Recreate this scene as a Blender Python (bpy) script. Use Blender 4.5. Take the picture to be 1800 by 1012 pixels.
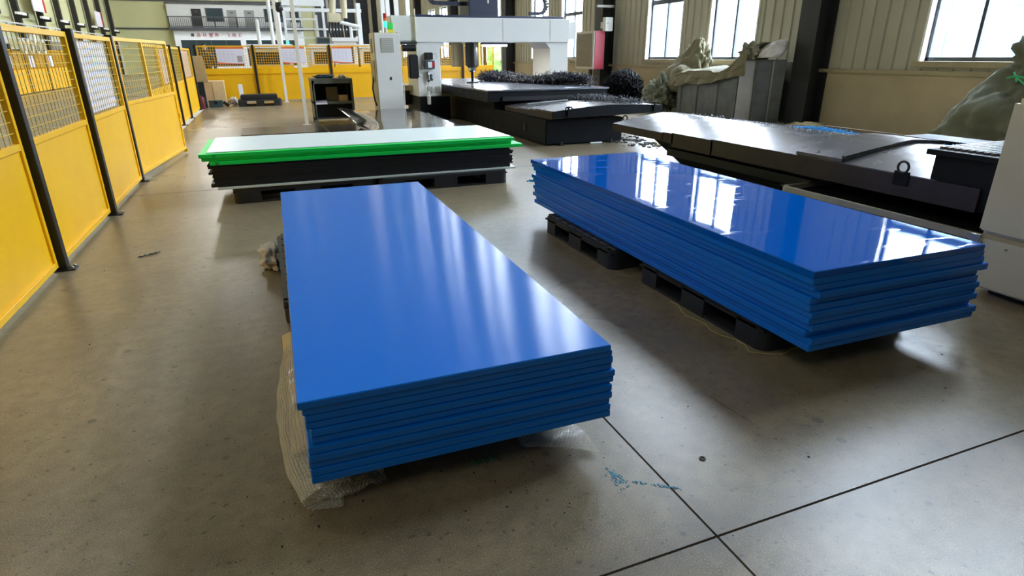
import bpy, bmesh, math, random
from mathutils import Vector, Matrix, noise
from math import sin, cos, pi, radians as R

# ------------------------------------------------------------------ camera, world, light
sc = bpy.context.scene
for o in list(bpy.data.objects): bpy.data.objects.remove(o)
COL = sc.collection
psi, th, ro = R(21.442), R(21.303), R(0.397)
fw = Vector((sin(psi)*cos(th), cos(psi)*cos(th), -sin(th)))
rt = Vector((cos(psi), -sin(psi), 0)); dn = fw.cross(rt)
r2 = rt*cos(ro) + dn*sin(ro); d2 = -rt*sin(ro) + dn*cos(ro)
cam = bpy.data.cameras.new('camera'); cam.sensor_width = 36; cam.lens = 36*1051.5/1800; cam.clip_end = 400
camo = bpy.data.objects.new('camera', cam); COL.objects.link(camo)
camo.matrix_world = Matrix(((r2.x, -d2.x, -fw.x, 0), (r2.y, -d2.y, -fw.y, 0), (r2.z, -d2.z, -fw.z, 1.5), (0, 0, 0, 1)))
sc.camera = camo
SKY = 13.0; FILL_LAMP = 42.0
w = bpy.data.worlds.new('overcast'); sc.world = w; w.use_nodes = True
bg = w.node_tree.nodes['Background']; bg.inputs[0].default_value = (0.75, 0.86, 1.0, 1); bg.inputs[1].default_value = SKY
vs = sc.view_settings; vs.view_transform = 'Standard'; vs.look = 'None'; vs.exposure = 1.55; vs.gamma = 1.0; vs.use_curve_mapping = False
sc.cycles.max_bounces = 8; sc.cycles.diffuse_bounces = 4; sc.cycles.glossy_bounces = 4; sc.cycles.transparent_max_bounces = 12
sc.cycles.sample_clamp_indirect = 6.0; sc.cycles.use_denoising = True

# hall dimensions
XW, XL, YN, YF, ZC = 11.43, -12.0, -9.0, 70.0, 13.0
BAYS = [-7.9 + 9.1*i for i in range(9)]          # steel column lines along the right-hand wall
WIN = []                                          # (y0, y1, z0, z1) of the openings
for s in BAYS[1:-1]:
    for a, b in ((2.3, 4.1), (5.3, 7.1)):
        if abs(s-28.5) < .2 and a < 3: continue
        WIN.append((s+a, s+b, 1.33, 4.4)); 
for s in BAYS[1:-1]:
    for a, b in ((2.3, 4.1), (5.3, 7.1)):
        WIN.append((s+a, s+b, 6.6, 12.3))
DOOR = (30.4, 33.2, 0.0, 4.2)
for (y0, y1, z0, z1) in WIN:
    if y0 > 46: continue
    L = bpy.data.lights.new('window_portal', 'AREA'); L.shape = 'RECTANGLE'; L.size = y1-y0; L.size_y = z1-z0
    L.cycles.is_portal = True
    lo = bpy.data.objects.new('window_portal', L); COL.objects.link(lo)
    lo.location = (XW+.3, (y0+y1)/2, (z0+z1)/2); lo.rotation_euler = Matrix(((0, 0, 1), (1, 0, 0), (0, 1, 0))).to_euler()

# ------------------------------------------------------------------ materials
def lin(c):
    return tuple((x/255/12.92 if x/255 <= .04045 else ((x/255+.055)/1.055)**2.4) for x in c)
MATS = {}
def mat(name, rgb, rough=.5, metal=0.0, var=0.0, scale=8.0, bump=0.0, bscale=None, rgb2=None, spec=.5, emit=0, alpha=1, rvar=0.0, stretch=None, coat=0):
    m = bpy.data.materials.new(name); m.use_nodes = True; nt = m.node_tree; N = nt.nodes; L = nt.links
    b = N['Principled BSDF']; c = lin(rgb)
    b.inputs['Base Color'].default_value = (*c, 1); b.inputs['Roughness'].default_value = rough; b.inputs['Metallic'].default_value = metal
    b.inputs['Specular IOR Level'].default_value = spec; b.inputs['Alpha'].default_value = alpha; b.inputs['Coat Weight'].default_value = coat
    if emit: b.inputs['Emission Color'].default_value = (*c, 1); b.inputs['Emission Strength'].default_value = emit
    if var or bump or rgb2 or rvar:
        g = N.new('ShaderNodeTexCoord'); mp = N.new('ShaderNodeMapping'); L.new(g.outputs['Object'], mp.inputs[0])
        if stretch: mp.inputs['Scale'].default_value = stretch
        n = N.new('ShaderNodeTexNoise'); n.inputs['Scale'].default_value = scale; n.inputs['Detail'].default_value = 5; L.new(mp.outputs[0], n.inputs['Vector'])
        if var or rgb2:
            mx = N.new('ShaderNodeMix'); mx.data_type = 'RGBA'
            c2 = lin(rgb2) if rgb2 else tuple(x*(1-var) for x in c); c1 = c if rgb2 else tuple(min(1, x*(1+var)) for x in c)
            mx.inputs[6].default_value = (*c1, 1); mx.inputs[7].default_value = (*c2, 1)
            cr = N.new('ShaderNodeMapRange'); cr.inputs[1].default_value = .3; cr.inputs[2].default_value = .7; L.new(n.outputs[0], cr.inputs[0])
            L.new(cr.outputs[0], mx.inputs[0]); L.new(mx.outputs[2], b.inputs['Base Color'])
        if rvar:
            mr = N.new('ShaderNodeMapRange'); mr.inputs[1].default_value = .3; mr.inputs[2].default_value = .7
            mr.inputs[3].default_value = max(0, rough-rvar); mr.inputs[4].default_value = rough+rvar; L.new(n.outputs[0], mr.inputs[0]); L.new(mr.outputs[0], b.inputs['Roughness'])
        if bump:
            n2 = N.new('ShaderNodeTexNoise'); n2.inputs['Scale'].default_value = bscale or scale*4; n2.inputs['Detail'].default_value = 3; L.new(mp.outputs[0], n2.inputs['Vector'])
            bp = N.new('ShaderNodeBump'); bp.inputs['Strength'].default_value = bump; bp.inputs['Distance'].default_value = .02
            L.new(n2.outputs[0], bp.inputs['Height']); L.new(bp.outputs[0], b.inputs['Normal'])
    MATS[name] = m; return m

mat('yellow', (255, 190, 0), .38, var=.05, scale=3, spec=.5)
mat('yellow_far', (246, 184, 0), .45, var=.05, scale=2)
mat('black_steel', (34, 33, 32), .42, var=.15, scale=5, spec=.4)
mat('column_black', (40, 41, 44), .5, var=.2, scale=3, bump=.05)
mat('cladding', (182, 178, 162), .5, var=.07, scale=1.2)
mat('plaster', (186, 170, 142), .8, var=.1, scale=1.6, bump=.15, bscale=30)
mat('trim_beige', (170, 158, 128), .55, var=.05)
mat('reveal_white', (240, 240, 238), .6)
mat('frame_dark', (52, 58, 70), .4)
mat('end_wall', (196, 194, 148), .7, var=.06, scale=.5)
mat('ceiling_grey', (200, 200, 196), .8)
mat('office_wall', (206, 206, 204), .7)
mat('office_white', (232, 234, 236), .6)
mat('dark_grey', (72, 74, 78), .5, var=.1)
mat('office_glass', (52, 66, 70), .15)
mat('office_door', (140, 140, 138), .5)
mat('red_letters', (178, 44, 66), .6)
mat('paper_white', (228, 224, 236), .7, var=.02)
mat('paper_pink', (232, 208, 206), .7)
mat('orange_print', (238, 120, 70), .7)
mat('grey_print', (170, 160, 155), .7)
mat('machine_white', (226, 225, 219), .4, var=.02, scale=2)
mat('machine_cream', (206, 196, 164), .45, var=.05, scale=3)
mat('machine_beige', (178, 160, 120), .5)
mat('bed_black', (20, 22, 26), .52, var=.2, scale=4, spec=.16, rvar=.05)
mat('way_cover', (126, 122, 124), .26, metal=.8, var=.08, scale=3, rvar=.03, bump=.03, bscale=5)
mat('way_skirt', (62, 52, 44), .4, metal=.4, var=.15, scale=5)
mat('table_steel', (140, 144, 156), .22, metal=.85, var=.1, scale=6, rvar=.06)
mat('sheet_steel', (130, 130, 132), .10, metal=.9, bump=.12, bscale=2.2)
mat('dull_steel', (104, 106, 108), .26, metal=.8, var=.08)
mat('galvanised', (108, 110, 108), .42, metal=.45, var=.16, scale=5, rvar=.1)
mat('galv_light', (176, 172, 166), .45, metal=.3, var=.08, scale=5)
mat('rib_bright', (160, 162, 164), .35, metal=.6)
mat('white_hdpe', (226, 236, 234), .35, var=.03, scale=6, stretch=(.2, 3, 3))
mat('green_hdpe', (0, 232, 96), .4, var=.04, scale=4)
mat('black_hdpe', (22, 24, 27), .45, var=.2, scale=6)
mat('pallet_black', (36, 37, 39), .5, var=.15, scale=8)
mat('cardboard', (226, 184, 130), .8, var=.05, scale=3)
mat('cardboard_light', (238, 202, 148), .8, var=.04)
mat('tarp', (126, 120, 95), .8, var=.12, scale=5, bump=.3, bscale=10)
mat('bag_green', (112, 114, 94), .7, var=.12, scale=5, bump=.35, bscale=9)
mat('bag_white', (204, 196, 186), .65, var=.06, scale=5, bump=.3, bscale=12)
mat('swarf', (17, 19, 31), .38, spec=.4)
mat('swarf_dark', (9, 10, 14), .6, spec=.2)
mat('red_box', (172, 26, 54), .4)
mat('grey_box', (128, 118, 104), .5, var=.06)
mat('light_grey', (196, 194, 186), .5)
mat('vent_grey', (168, 168, 156), .5)
mat('plastic_black', (22, 22, 24), .4)
mat('chrome', (200, 200, 204), .2, metal=1)
mat('bench_grey', (112, 112, 102), .42, metal=.3, var=.1)
mat('bench_dark', (30, 29, 28), .6)
mat('blue_cloth', (34, 58, 78), .8)
mat('dark_panel', (58, 62, 72), .35)
mat('pvc_white', (240, 240, 240), .45)
mat('pvc_cream', (236, 228, 210), .45)
mat('pellet_blue', (70, 180, 246), .4)
mat('pellet_white', (214, 226, 244), .4)
mat('lamp_glow', (250, 250, 255), .5, emit=3)
mat('green_glow', (40, 240, 150), .5, emit=1.6)
mat('green_box', (60, 220, 90), .5)
mat('red_lens', (190, 30, 26), .4)
mat('yellow_lens', (246, 214, 40), .5)
mat('navy', (42, 48, 72), .4)
mat('foliage', (96, 150, 60), .8, var=.3, scale=6)
mat('facade', (96, 112, 128), .8)
mat('facade_glass', (70, 92, 116), .3)
mat('asphalt', (96, 96, 92), .9)
mat('alu_rail', (176, 170, 150), .3, metal=.6, var=.1)
mat('skin', (206, 158, 130), .6)
mat('hair', (22, 18, 16), .7)
mat('work_clothes', (66, 70, 66), .8, var=.5, scale=9)
mat('ext_red', (120, 36, 36), .4)
mat('toolbox', (62, 84, 88), .5)
mat('string', (176, 166, 96), .8)
mat('crumbs_black', (20, 20, 22), .6)
mat('pellet_cyan', (70, 150, 180), .7)
mat('shaving_green', (30, 130, 80), .6)
mat('white_paint', (216, 214, 208), .7, var=.1, scale=9)
mat('wire_yellow', (214, 176, 60), .5)
mat('slab_gap', (70, 62, 42), .9)
mat('strap_green', (60, 190, 120), .5)
mat('foam_tan', (206, 184, 138), .7, var=.06)

def glass(name, tint, gloss=.12):
    m = bpy.data.materials.new(name); m.use_nodes = True; nt = m.node_tree; N = nt.nodes; L = nt.links
    N.remove(N['Principled BSDF']); out = N['Material Output']
    t = N.new('ShaderNodeBsdfTransparent'); t.inputs[0].default_value = (*tint, 1)
    g = N.new('ShaderNodeBsdfGlossy'); g.inputs['Roughness'].default_value = .02
    f = N.new('ShaderNodeLayerWeight'); f.inputs[0].default_value = .5
    pw = N.new('ShaderNodeMath'); pw.operation = 'POWER'; pw.inputs[1].default_value = 5; L.new(f.outputs['Facing'], pw.inputs[0])
    ad = N.new('ShaderNodeMath'); ad.operation = 'MULTIPLY_ADD'; ad.inputs[1].default_value = .8; ad.inputs[2].default_value = .05; L.new(pw.outputs[0], ad.inputs[0])
    mx = N.new('ShaderNodeMixShader'); L.new(ad.outputs[0], mx.inputs[0]); L.new(t.outputs[0], mx.inputs[1]); L.new(g.outputs[0], mx.inputs[2]); L.new(mx.outputs[0], out.inputs[0])
    MATS[name] = m
glass('window_glass', (.93, .96, .98))

def concrete():
    m = bpy.data.materials.new('concrete'); m.use_nodes = True; nt = m.node_tree; N = nt.nodes; L = nt.links; b = N['Principled BSDF']
    g = N.new('ShaderNodeNewGeometry')
    def nz(s, d=5, dist=0):
        n = N.new('ShaderNodeTexNoise'); n.inputs['Scale'].default_value = s; n.inputs['Detail'].default_value = d; n.inputs['Distortion'].default_value = dist; L.new(g.outputs['Position'], n.inputs['Vector']); return n
    def mr(src, a, c, x, y):
        r = N.new('ShaderNodeMapRange'); r.inputs[1].default_value = a; r.inputs[2].default_value = c; r.inputs[3].default_value = x; r.inputs[4].default_value = y; L.new(src, r.inputs[0]); return r.outputs[0]
    def mix(f, a, c):
        x = N.new('ShaderNodeMix'); x.data_type = 'RGBA'; L.new(f, x.inputs[0])
        for i, k in ((6, a), (7, c)):
            if isinstance(k, tuple): x.inputs[i].default_value = (*k, 1)
            else: L.new(k, x.inputs[i])
        return x.outputs[2]
    big = nz(.5, 4, .3); mid = nz(1.7, 4, .2); fine = nz(210, 2); spk = nz(34, 3)
    v = N.new('ShaderNodeTexVoronoi'); v.voronoi_dimensions = '2D'; v.inputs['Scale'].default_value = 3.4; v.inputs['Randomness'].default_value = 1; L.new(g.outputs['Position'], v.inputs['Vector'])
    c = mix(mr(big.outputs[0], .25, .75, 0, 1), lin((160, 143, 112)), lin((130, 115, 87)))
    c = mix(mr(mid.outputs[0], .32, .75, 0, .75), c, lin((106, 97, 78)))
    grit = nz(14, 6, .3)
    c = mix(mr(grit.outputs[0], .35, .68, 0, .6), c, lin((104, 93, 72)))
    c = mix(mr(fine.outputs[0],   .54, .70, 0, .42), c, lin((206, 200, 184)))
    c = mix(mr(spk.outputs[0], .64, .69, 0, .65), c, lin((70, 64, 54)))
    sx = N.new('ShaderNodeSeparateColor'); L.new(v.outputs['Color'], sx.inputs[0])
    def mth(op, a, b=None, c3=None):
        n = N.new('ShaderNodeMath'); n.operation = op
        for i, k in enumerate((a, b, c3)):
            if k is None: continue
            if isinstance(k, (int, float)): n.inputs[i].default_value = k
            else: L.new(k, n.inputs[i])
        return n.outputs[0]
    wob = mth('MULTIPLY_ADD', grit.outputs[0], .06, -.03); dist = mth('ADD', v.outputs['Distance'], wob)
    size = mth('MULTIPLY', mth('POWER', sx.outputs[0], 3.0), .085)          # most cells get no spot, a few get a big one
    spot = mr(mth('SUBTRACT', dist, size), -.012, .006, .55, 0)
    c = mix(spot, c, lin((66, 62, 54)))
    xyz = N.new('ShaderNodeSeparateXYZ'); L.new(g.outputs['Position'], xyz.inputs[0])
    for k, (ax, pos, wd, amt) in enumerate(((1, 1.2, .16, .5), (0, 1.2, .07, .3), (1, 8.0, .1, .3))):   # grime soaked into the concrete along the sawn joints
        dj = mth('ABSOLUTE', mth('SUBTRACT', xyz.outputs[ax], pos)); dj = mth('ADD', dj, mth('MULTIPLY_ADD', mid.outputs[0], .5, -.25))
        c = mix(mr(dj, 0, wd, amt, 0), c, lin((88, 82, 80)))      # small round oil spots
    L.new(c, b.inputs['Base Color'])
    L.new(mr(big.outputs[0], .2, .8, .24, .36), b.inputs['Roughness']); b.inputs['Specular IOR Level'].default_value = .5
    bp = N.new('ShaderNodeBump'); bp.inputs['Strength'].default_value = .12; bp.inputs['Distance'].default_value = .004; L.new(fine.outputs[0], bp.inputs['Height']); L.new(bp.outputs[0], b.inputs['Normal'])
    MATS['concrete'] = m
concrete()

def blue(name, rough, wave, scratch, rgb=(0, 112, 214)):
    m = bpy.data.materials.new(name); m.use_nodes = True; nt = m.node_tree; N = nt.nodes; L = nt.links; b = N['Principled BSDF']
    b.inputs['Base Color'].default_value = (*lin(rgb), 1); b.inputs['Roughness'].default_value = rough; b.inputs['Specular IOR Level'].default_value = .5 if scratch else .4
    tc = N.new('ShaderNodeTexCoord')
    n = N.new('ShaderNodeTexNoise'); n.inputs['Scale'].default_value = 2.2; n.inputs['Detail'].default_value = 2
    mp = N.new('ShaderNodeMapping'); mp.inputs['Scale'].default_value = (1.0, 1.2, 1); L.new(tc.outputs['Object'], mp.inputs[0]); L.new(mp.outputs[0], n.inputs['Vector'])
    bp = N.new('ShaderNodeBump'); bp.inputs['Strength'].default_value = wave; bp.inputs['Distance'].default_value = .01; L.new(n.outputs[0], bp.inputs['Height'])
    last = bp
    if not scratch:
        tg = N.new('ShaderNodeCombineXYZ'); tg.inputs[1].default_value = 1.0; L.new(tg.outputs[0], b.inputs['Tangent']); b.inputs['Anisotropic'].default_value = .95
    if scratch:
        n2 = N.new('ShaderNodeTexNoise'); n2.inputs['Scale'].default_value = 3; n2.inputs['Detail'].default_value = 4; n2.inputs['Distortion'].default_value = 1.0
        mp2 = N.new('ShaderNodeMapping'); mp2.inputs['Scale'].default_value = (1.2, 6, 1); mp2.inputs['Rotation'].default_value = (0, 0, .35); L.new(tc.outputs['Object'], mp2.inputs[0]); L.new(mp2.outputs[0], n2.inputs['Vector'])
        mr = N.new('ShaderNodeMapRange'); mr.inputs[1].default_value = .58; mr.inputs[2].default_value = .72; mr.inputs[3].default_value = rough; mr.inputs[4].default_value = rough+.17; L.new(n2.outputs[0], mr.inputs[0]); L.new(mr.outputs[0], b.inputs['Roughness'])
    else:
        n2 = N.new('ShaderNodeTexNoise'); n2.inputs['Scale'].default_value = 300; mp2 = N.new('ShaderNodeMapping'); mp2.inputs['Scale'].default_value = (.04, 1, 1); L.new(tc.outputs['Object'], mp2.inputs[0]); L.new(mp2.outputs[0], n2.inputs['Vector'])
        b2 = N.new('ShaderNodeBump'); b2.inputs['Strength'].default_value = .02; b2.inputs['Distance'].default_value = .002; L.new(n2.outputs[0], b2.inputs['Height']); L.new(bp.outputs[0], b2.inputs['Normal']); last = b2
    L.new(last.outputs[0], b.inputs['Normal']); MATS[name] = m
blue('blue_satin', .19, .05, False)
blue('blue_mirror', .025, .06, True, (0, 92, 190))

mat('bubble_film', (226, 220, 204), .2, alpha=.34, coat=.5)
mat('bubble_wrap', (232, 226, 208), .12, alpha=.46, coat=.8)

# ------------------------------------------------------------------ mesh helpers
def wloc(o):
    v = Vector((0, 0, 0))
    while o is not None: v = v + o.location; o = o.parent
    return v
def tag(o, label=None, cat=None, group=None, kind=None):
    if label: o['label'] = label
    if cat: o['category'] = cat
    if group: o['group'] = group
    if kind: o['kind'] = kind
    return o
def empty(name, loc, label, cat, group=None, rz=0):
    o = bpy.data.objects.new(name, None); o.empty_display_size = .1; COL.objects.link(o); o.location = loc; o.rotation_euler = (0, 0, rz)
    return tag(o, label, cat, group)
class MB:
    def __init__(s): s.v = []; s.f = []
    def add(s, vs, fs):
        n = len(s.v); s.v += [tuple(p) for p in vs]; s.f += [tuple(i+n for i in f) for f in fs]; return s
    def box(s, x0, x1, y0, y1, z0, z1):
        return s.add([(x0,y0,z0),(x1,y0,z0),(x1,y1,z0),(x0,y1,z0),(x0,y0,z1),(x1,y0,z1),(x1,y1,z1),(x0,y1,z1)],
                     [(0,3,2,1),(4,5,6,7),(0,1,5,4),(1,2,6,5),(2,3,7,6),(3,0,4,7)])
    def prism(s, pts, ax, a, b):
        f = {'x': lambda p, t: (t, p[0], p[1]), 'y': lambda p, t: (p[0], t, p[1]), 'z': lambda p, t: (p[0], p[1], t)}[ax]
        n = len(pts); vs = [f(p, a) for p in pts] + [f(p, b) for p in pts]
        return s.add(vs, [tuple(range(n)), tuple(range(2*n-1, n-1, -1))] + [(i, (i+1) % n, n+(i+1) % n, n+i) for i in range(n)])
    def bar(s, p, q, wd, ht=None):
        p, q = Vector(p), Vector(q); d = (q-p).normalized(); ht = ht or wd
        up = Vector((0, 0, 1)) if abs(d.z) < .95 else Vector((0, 1, 0))
        x = d.cross(up).normalized()*wd/2; y = x.cross(d).normalized()*ht/2
        vs = [p-x-y, p+x-y, p+x+y, p-x+y, q-x-y, q+x-y, q+x+y, q-x+y]
        return s.add(vs, [(0,3,2,1),(4,5,6,7),(0,1,5,4),(1,2,6,5),(2,3,7,6),(3,0,4,7)])
    def tube(s, pts, r, n=8, r1=None):
        pts = [Vector(p) for p in pts]; m = len(pts); vs = []; fs = []
        for i, p in enumerate(pts):
            d = (pts[min(i+1, m-1)]-pts[max(i-1, 0)]).normalized(); up = Vector((0, 0, 1)) if abs(d.z) < .9 else Vector((1, 0, 0))
            x = d.cross(up).normalized(); y = x.cross(d)
            rr = r if r1 is None else r+(r1-r)*i/(m-1)
            vs += [p+(x*cos(2*pi*k/n)+y*sin(2*pi*k/n))*rr for k in range(n)]
        for i in range(m-1):
            fs += [(i*n+k, i*n+(k+1) % n, (i+1)*n+(k+1) % n, (i+1)*n+k) for k in range(n)]
        fs += [tuple(range(n-1, -1, -1)), tuple((m-1)*n+k for k in range(n))]
        return s.add(vs, fs)
    def lathe(s, c, prof, n=16):
        vs = []; fs = []
        for (r, z) in prof: vs += [(c[0]+r*cos(2*pi*k/n), c[1]+r*sin(2*pi*k/n), c[2]+z) for k in range(n)]
        for i in range(len(prof)-1): fs += [(i*n+k, i*n+(k+1) % n, (i+1)*n+(k+1) % n, (i+1)*n+k) for k in range(n)]
        fs += [tuple(range(n-1, -1, -1)), tuple((len(prof)-1)*n+k for k in range(n))]
        return s.add(vs, fs)
    def torus(s, c, Rr, r, axis='x', n=20, m=8):
        vs = []; fs = []
        for i in range(n):
            a = 2*pi*i/n
            for j in range(m):
                b = 2*pi*j/m; q = (Rr+r*cos(b)); u, v, t = q*cos(a), q*sin(a), r*sin(b)
                vs.append({'x': (c[0]+t, c[1]+u, c[2]+v), 'y': (c[0]+u, c[1]+t, c[2]+v), 'z': (c[0]+u, c[1]+v, c[2]+t)}[axis])
        for i in range(n):
            for j in range(m): fs.append((i*m+j, ((i+1) % n)*m+j, ((i+1) % n)*m+(j+1) % m, i*m+(j+1) % m))
        return s.add(vs, fs)
    def grid(s, fn, nu, nv, thick=None):
        vs = [Vector(fn(i/nu, j/nv)) for i in range(nu+1) for j in range(nv+1)]; k = nv+1
        fs = [(i*k+j, (i+1)*k+j, (i+1)*k+j+1, i*k+j+1) for i in range(nu) for j in range(nv)]
        if thick is not None:
            n = len(vs); t = Vector(thick); vs2 = [p+t for p in vs]
            fs2 = [tuple(x+n for x in reversed(f)) for f in fs]
            rim = [i*k for i in range(nu+1)] + [nu*k+j for j in range(1, nv+1)] + [i*k+nv for i in range(nu-1, -1, -1)] + [j for j in range(nv-1, 0, -1)]
            fs3 = [(rim[i], rim[(i+1) % len(rim)], rim[(i+1) % len(rim)]+n, rim[i]+n) for i in range(len(rim))]
            vs += vs2; fs += fs2+fs3
        return s.add(vs, fs)
    def build(s, name, m, parent=None, loc=None, bevel=0, smooth=False, kind=None, local=False):
        if parent is not None: org = Vector((0, 0, 0)) if local else wloc(parent)
        elif loc is not None: org = Vector(loc)
        else:
            xs = [p[0] for p in s.v]; ys = [p[1] for p in s.v]; zs = [p[2] for p in s.v]
            org = Vector(((min(xs)+max(xs))/2, (min(ys)+max(ys))/2, min(zs)))
        me = bpy.data.meshes.new(name); me.from_pydata([Vector(p)-org for p in s.v], [], s.f)
        bm = bmesh.new(); bm.from_mesh(me); bmesh.ops.recalc_face_normals(bm, faces=bm.faces)
        if bevel:
            es = [e for e in bm.edges if len(e.link_faces) == 2 and e.calc_face_angle(0) > .6]
            bmesh.ops.bevel(bm, geom=es, offset=bevel, segments=2 if bevel > .008 else 1, affect='EDGES', clamp_overlap=True)
        bm.to_mesh(me); bm.free()
        if smooth:
            for p in me.polygons: p.use_smooth = True
        me.materials.append(MATS[m])
        o = bpy.data.objects.new(name, me); COL.objects.link(o)
        if parent is not None: o.parent = parent
        else: o.location = org
        if kind: o['kind'] = kind
        return o
def box(name, m, x0, x1, y0, y1, z0, z1, parent=None, bevel=0, **k):
    return MB().box(x0, x1, y0, y1, z0, z1).build(name, m, parent, bevel=bevel, **k)
def copy_tree(o, parent=None):
    c = o.copy(); COL.objects.link(c); c.parent = parent
    for ch in list(o.children): copy_tree(ch, c)
    return c
def mesh_copy(o, loc):
    c = o.copy(); COL.objects.link(c); c.location = loc; return c
def blob(name, m, c, dim, amp, seed, parent=None, freq=2.2, sub=4, shape=None, flat=True):
    bm = bmesh.new(); bmesh.ops.create_icosphere(bm, subdivisions=sub, radius=1.0)
    off = Vector((seed*7.3, seed*3.1, seed*1.7))
    for v in bm.verts:
        p = v.co.copy(); n = noise.fractal(p*freq+off, 1.0, 2.0, 4); rdg = abs(noise.noise(p*freq*1.7+off*2))
        q = p*(1+amp*(n-.6*rdg)); 
        if shape: q = shape(q)
        q = Vector((q.x*dim[0], q.y*dim[1], q.z*dim[2]))
        if flat and q.z < -dim[2]*.7: q.z = -dim[2]*.7
        v.co = q
    me = bpy.data.meshes.new(name); bm.to_mesh(me); bm.free()
    for p in me.polygons: p.use_smooth = True
    me.materials.append(MATS[m]); o = bpy.data.objects.new(name, me); COL.objects.link(o)
    o.location = Vector(c)-(wloc(parent) if parent else Vector((0, 0, 0)))
    if parent: o.parent = parent
    return o
def ordn(i): return ['top', 'second', 'third', 'fourth', 'fifth', 'sixth', 'seventh', 'eighth', 'ninth', 'tenth', 'eleventh', 'twelfth', 'thirteenth'][i]
rnd = random.Random(7)

# ------------------------------------------------------------------ floor: slabs with sawn joints
fl = box('floor', 'slab_gap', XL, XW, YN, YF, -.2, -.012); fl['kind'] = 'structure'
xs = [XL, -5.6, 1.2, 8.0, XW]; ys = [YN, -5.6, 1.2, 8.0, 14.8, 21.6, 28.4, 35.2, 42, 48.8, 55.6, 62.4, YF]
for i in range(len(xs)-1):
    for j in range(len(ys)-1):
        g = .0045
        box('floor_slab', 'concrete', xs[i]+g, xs[i+1]-g, ys[j]+g, ys[j+1]-g, -.19, 0, parent=fl)
MB().bar((1.752, 1.93, 0), (1.762, 1.80, 0), .0025, .001).bar((1.762, 1.80, 0), (1.778, 1.68, 0), .002, .001).build('floor_crack', 'slab_gap', fl)
# ------------------------------------------------------------------ right-hand wall with windows
wr = MB()
def wall_cells(y0, y1, z0, z1):
    holes = [h for h in WIN+[DOOR] if h[0] < y1 and h[1] > y0 and h[2] < z1 and h[3] > z0]
    cuts = sorted({y0, y1} | {max(y0, h[0]) for h in holes} | {min(y1, h[1]) for h in holes})
    for a, b in zip(cuts, cuts[1:]):
        m = (a+b)/2; hz = sorted([(max(z0, h[2]), min(z1, h[3])) for h in holes if h[0] < m < h[1]])
        z = z0
        for h0, h1 in hz:
            if h0 > z: yield a, b, z, h0
            z = h1
        if z < z1: yield a, b, z, z1
for a, b, z0, z1 in wall_cells(YN, YF, 0, 1.14): wr.box(XW, XW+.22, a, b, z0, z1)
wall = wr.build('wall_right', 'plaster'); wall['kind'] = 'structure'
cl = MB()
for a, b, z0, z1 in wall_cells(YN, YF, 1.14, ZC): cl.box(XW+.02, XW+.2, a, b, z0, z1)
cl.build('cladding', 'cladding', wall)
for a, b, z0, z1 in wall_cells(YN, YF, 1.10, 1.18): box('ledge', 'trim_beige', XW-.05, XW+.03, a, b, 1.10, 1.17, wall)
rib_far = MB(); ribs = []; proto = None
y = YN+.15
while y < YF:
    inside = [h for h in WIN+[DOOR] if h[0]-.08 < y < h[1]+.08]
    spans = []; z = 1.18
    for h in sorted(inside, key=lambda h: h[2]):
        if h[2] > z: spans.append((z, h[2]-.12))
        z = h[3]
    spans.append((z, ZC))
    for z0, z1 in spans:
        prof = [(XW+.03, y-.05), (XW-.012, y-.022), (XW-.012, y+.022), (XW+.03, y+.05)]
        if 3 < y < 26 and z0 < 2: MB().prism(prof, 'z', z0, z1).build('cladding_rib', 'cladding', wall)
        else: rib_far.prism(prof, 'z', z0, z1)
    y += .3
rib_far.build('cladding_ribs', 'cladding', wall, kind='stuff')
for k, (y0, y1, z0, z1) in enumerate(WIN):
    rv = MB().box(XW-.012, XW+.2, y0-.015, y0+.03, z0, z1).box(XW-.012, XW+.2, y1-.03, y1+.015, z0, z1).box(XW-.012, XW+.2, y0, y1, z1-.03, z1+.015)
    wn = rv.build('window_%d' % (k+1), 'reveal_white', loc=(XW, (y0+y1)/2, z0)); wn['kind'] = 'structure'
    box('window_sill', 'trim_beige', XW-.08, XW+.2, y0-.08, y1+.08, z0-.09, z0+.006, wn)
    xf0, xf1 = XW+.12, XW+.18; zt = z0+1.62; ym = (y0+y1)/2
    fr = MB()
    for zz in (z0+.006, z1-.09): fr.box(xf0, xf1, y0+.03, y1-.03, zz, zz+.07)
    for yy in (y0+.03, y1-.09): fr.box(xf0, xf1, yy, yy+.06, z0, z1-.02)
    fr.build('window_frame', 'frame_dark', wn)
    box('transom', 'frame_dark', xf0-.005, xf1, y0+.05, y1-.05, zt-.06, zt+.06, wn)
    box('mullion', 'frame_dark', xf0-.012, xf1, ym-.03, ym+.03, z0+.05, z1-.06, wn)
    for (pa, pb) in ((y0+.06, ym-.02), (ym+.02, y1-.06)):
        for (pz0, pz1) in ((z0+.05, zt-.05), (zt+.05, z1-.07)):
            MB().add([(xf0+.028, pa, pz0), (xf0+.028, pb, pz0), (xf0+.028, pb, pz1), (xf0+.028, pa, pz1)], [(0, 1, 2, 3)]).build('pane', 'window_glass', wn)
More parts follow.
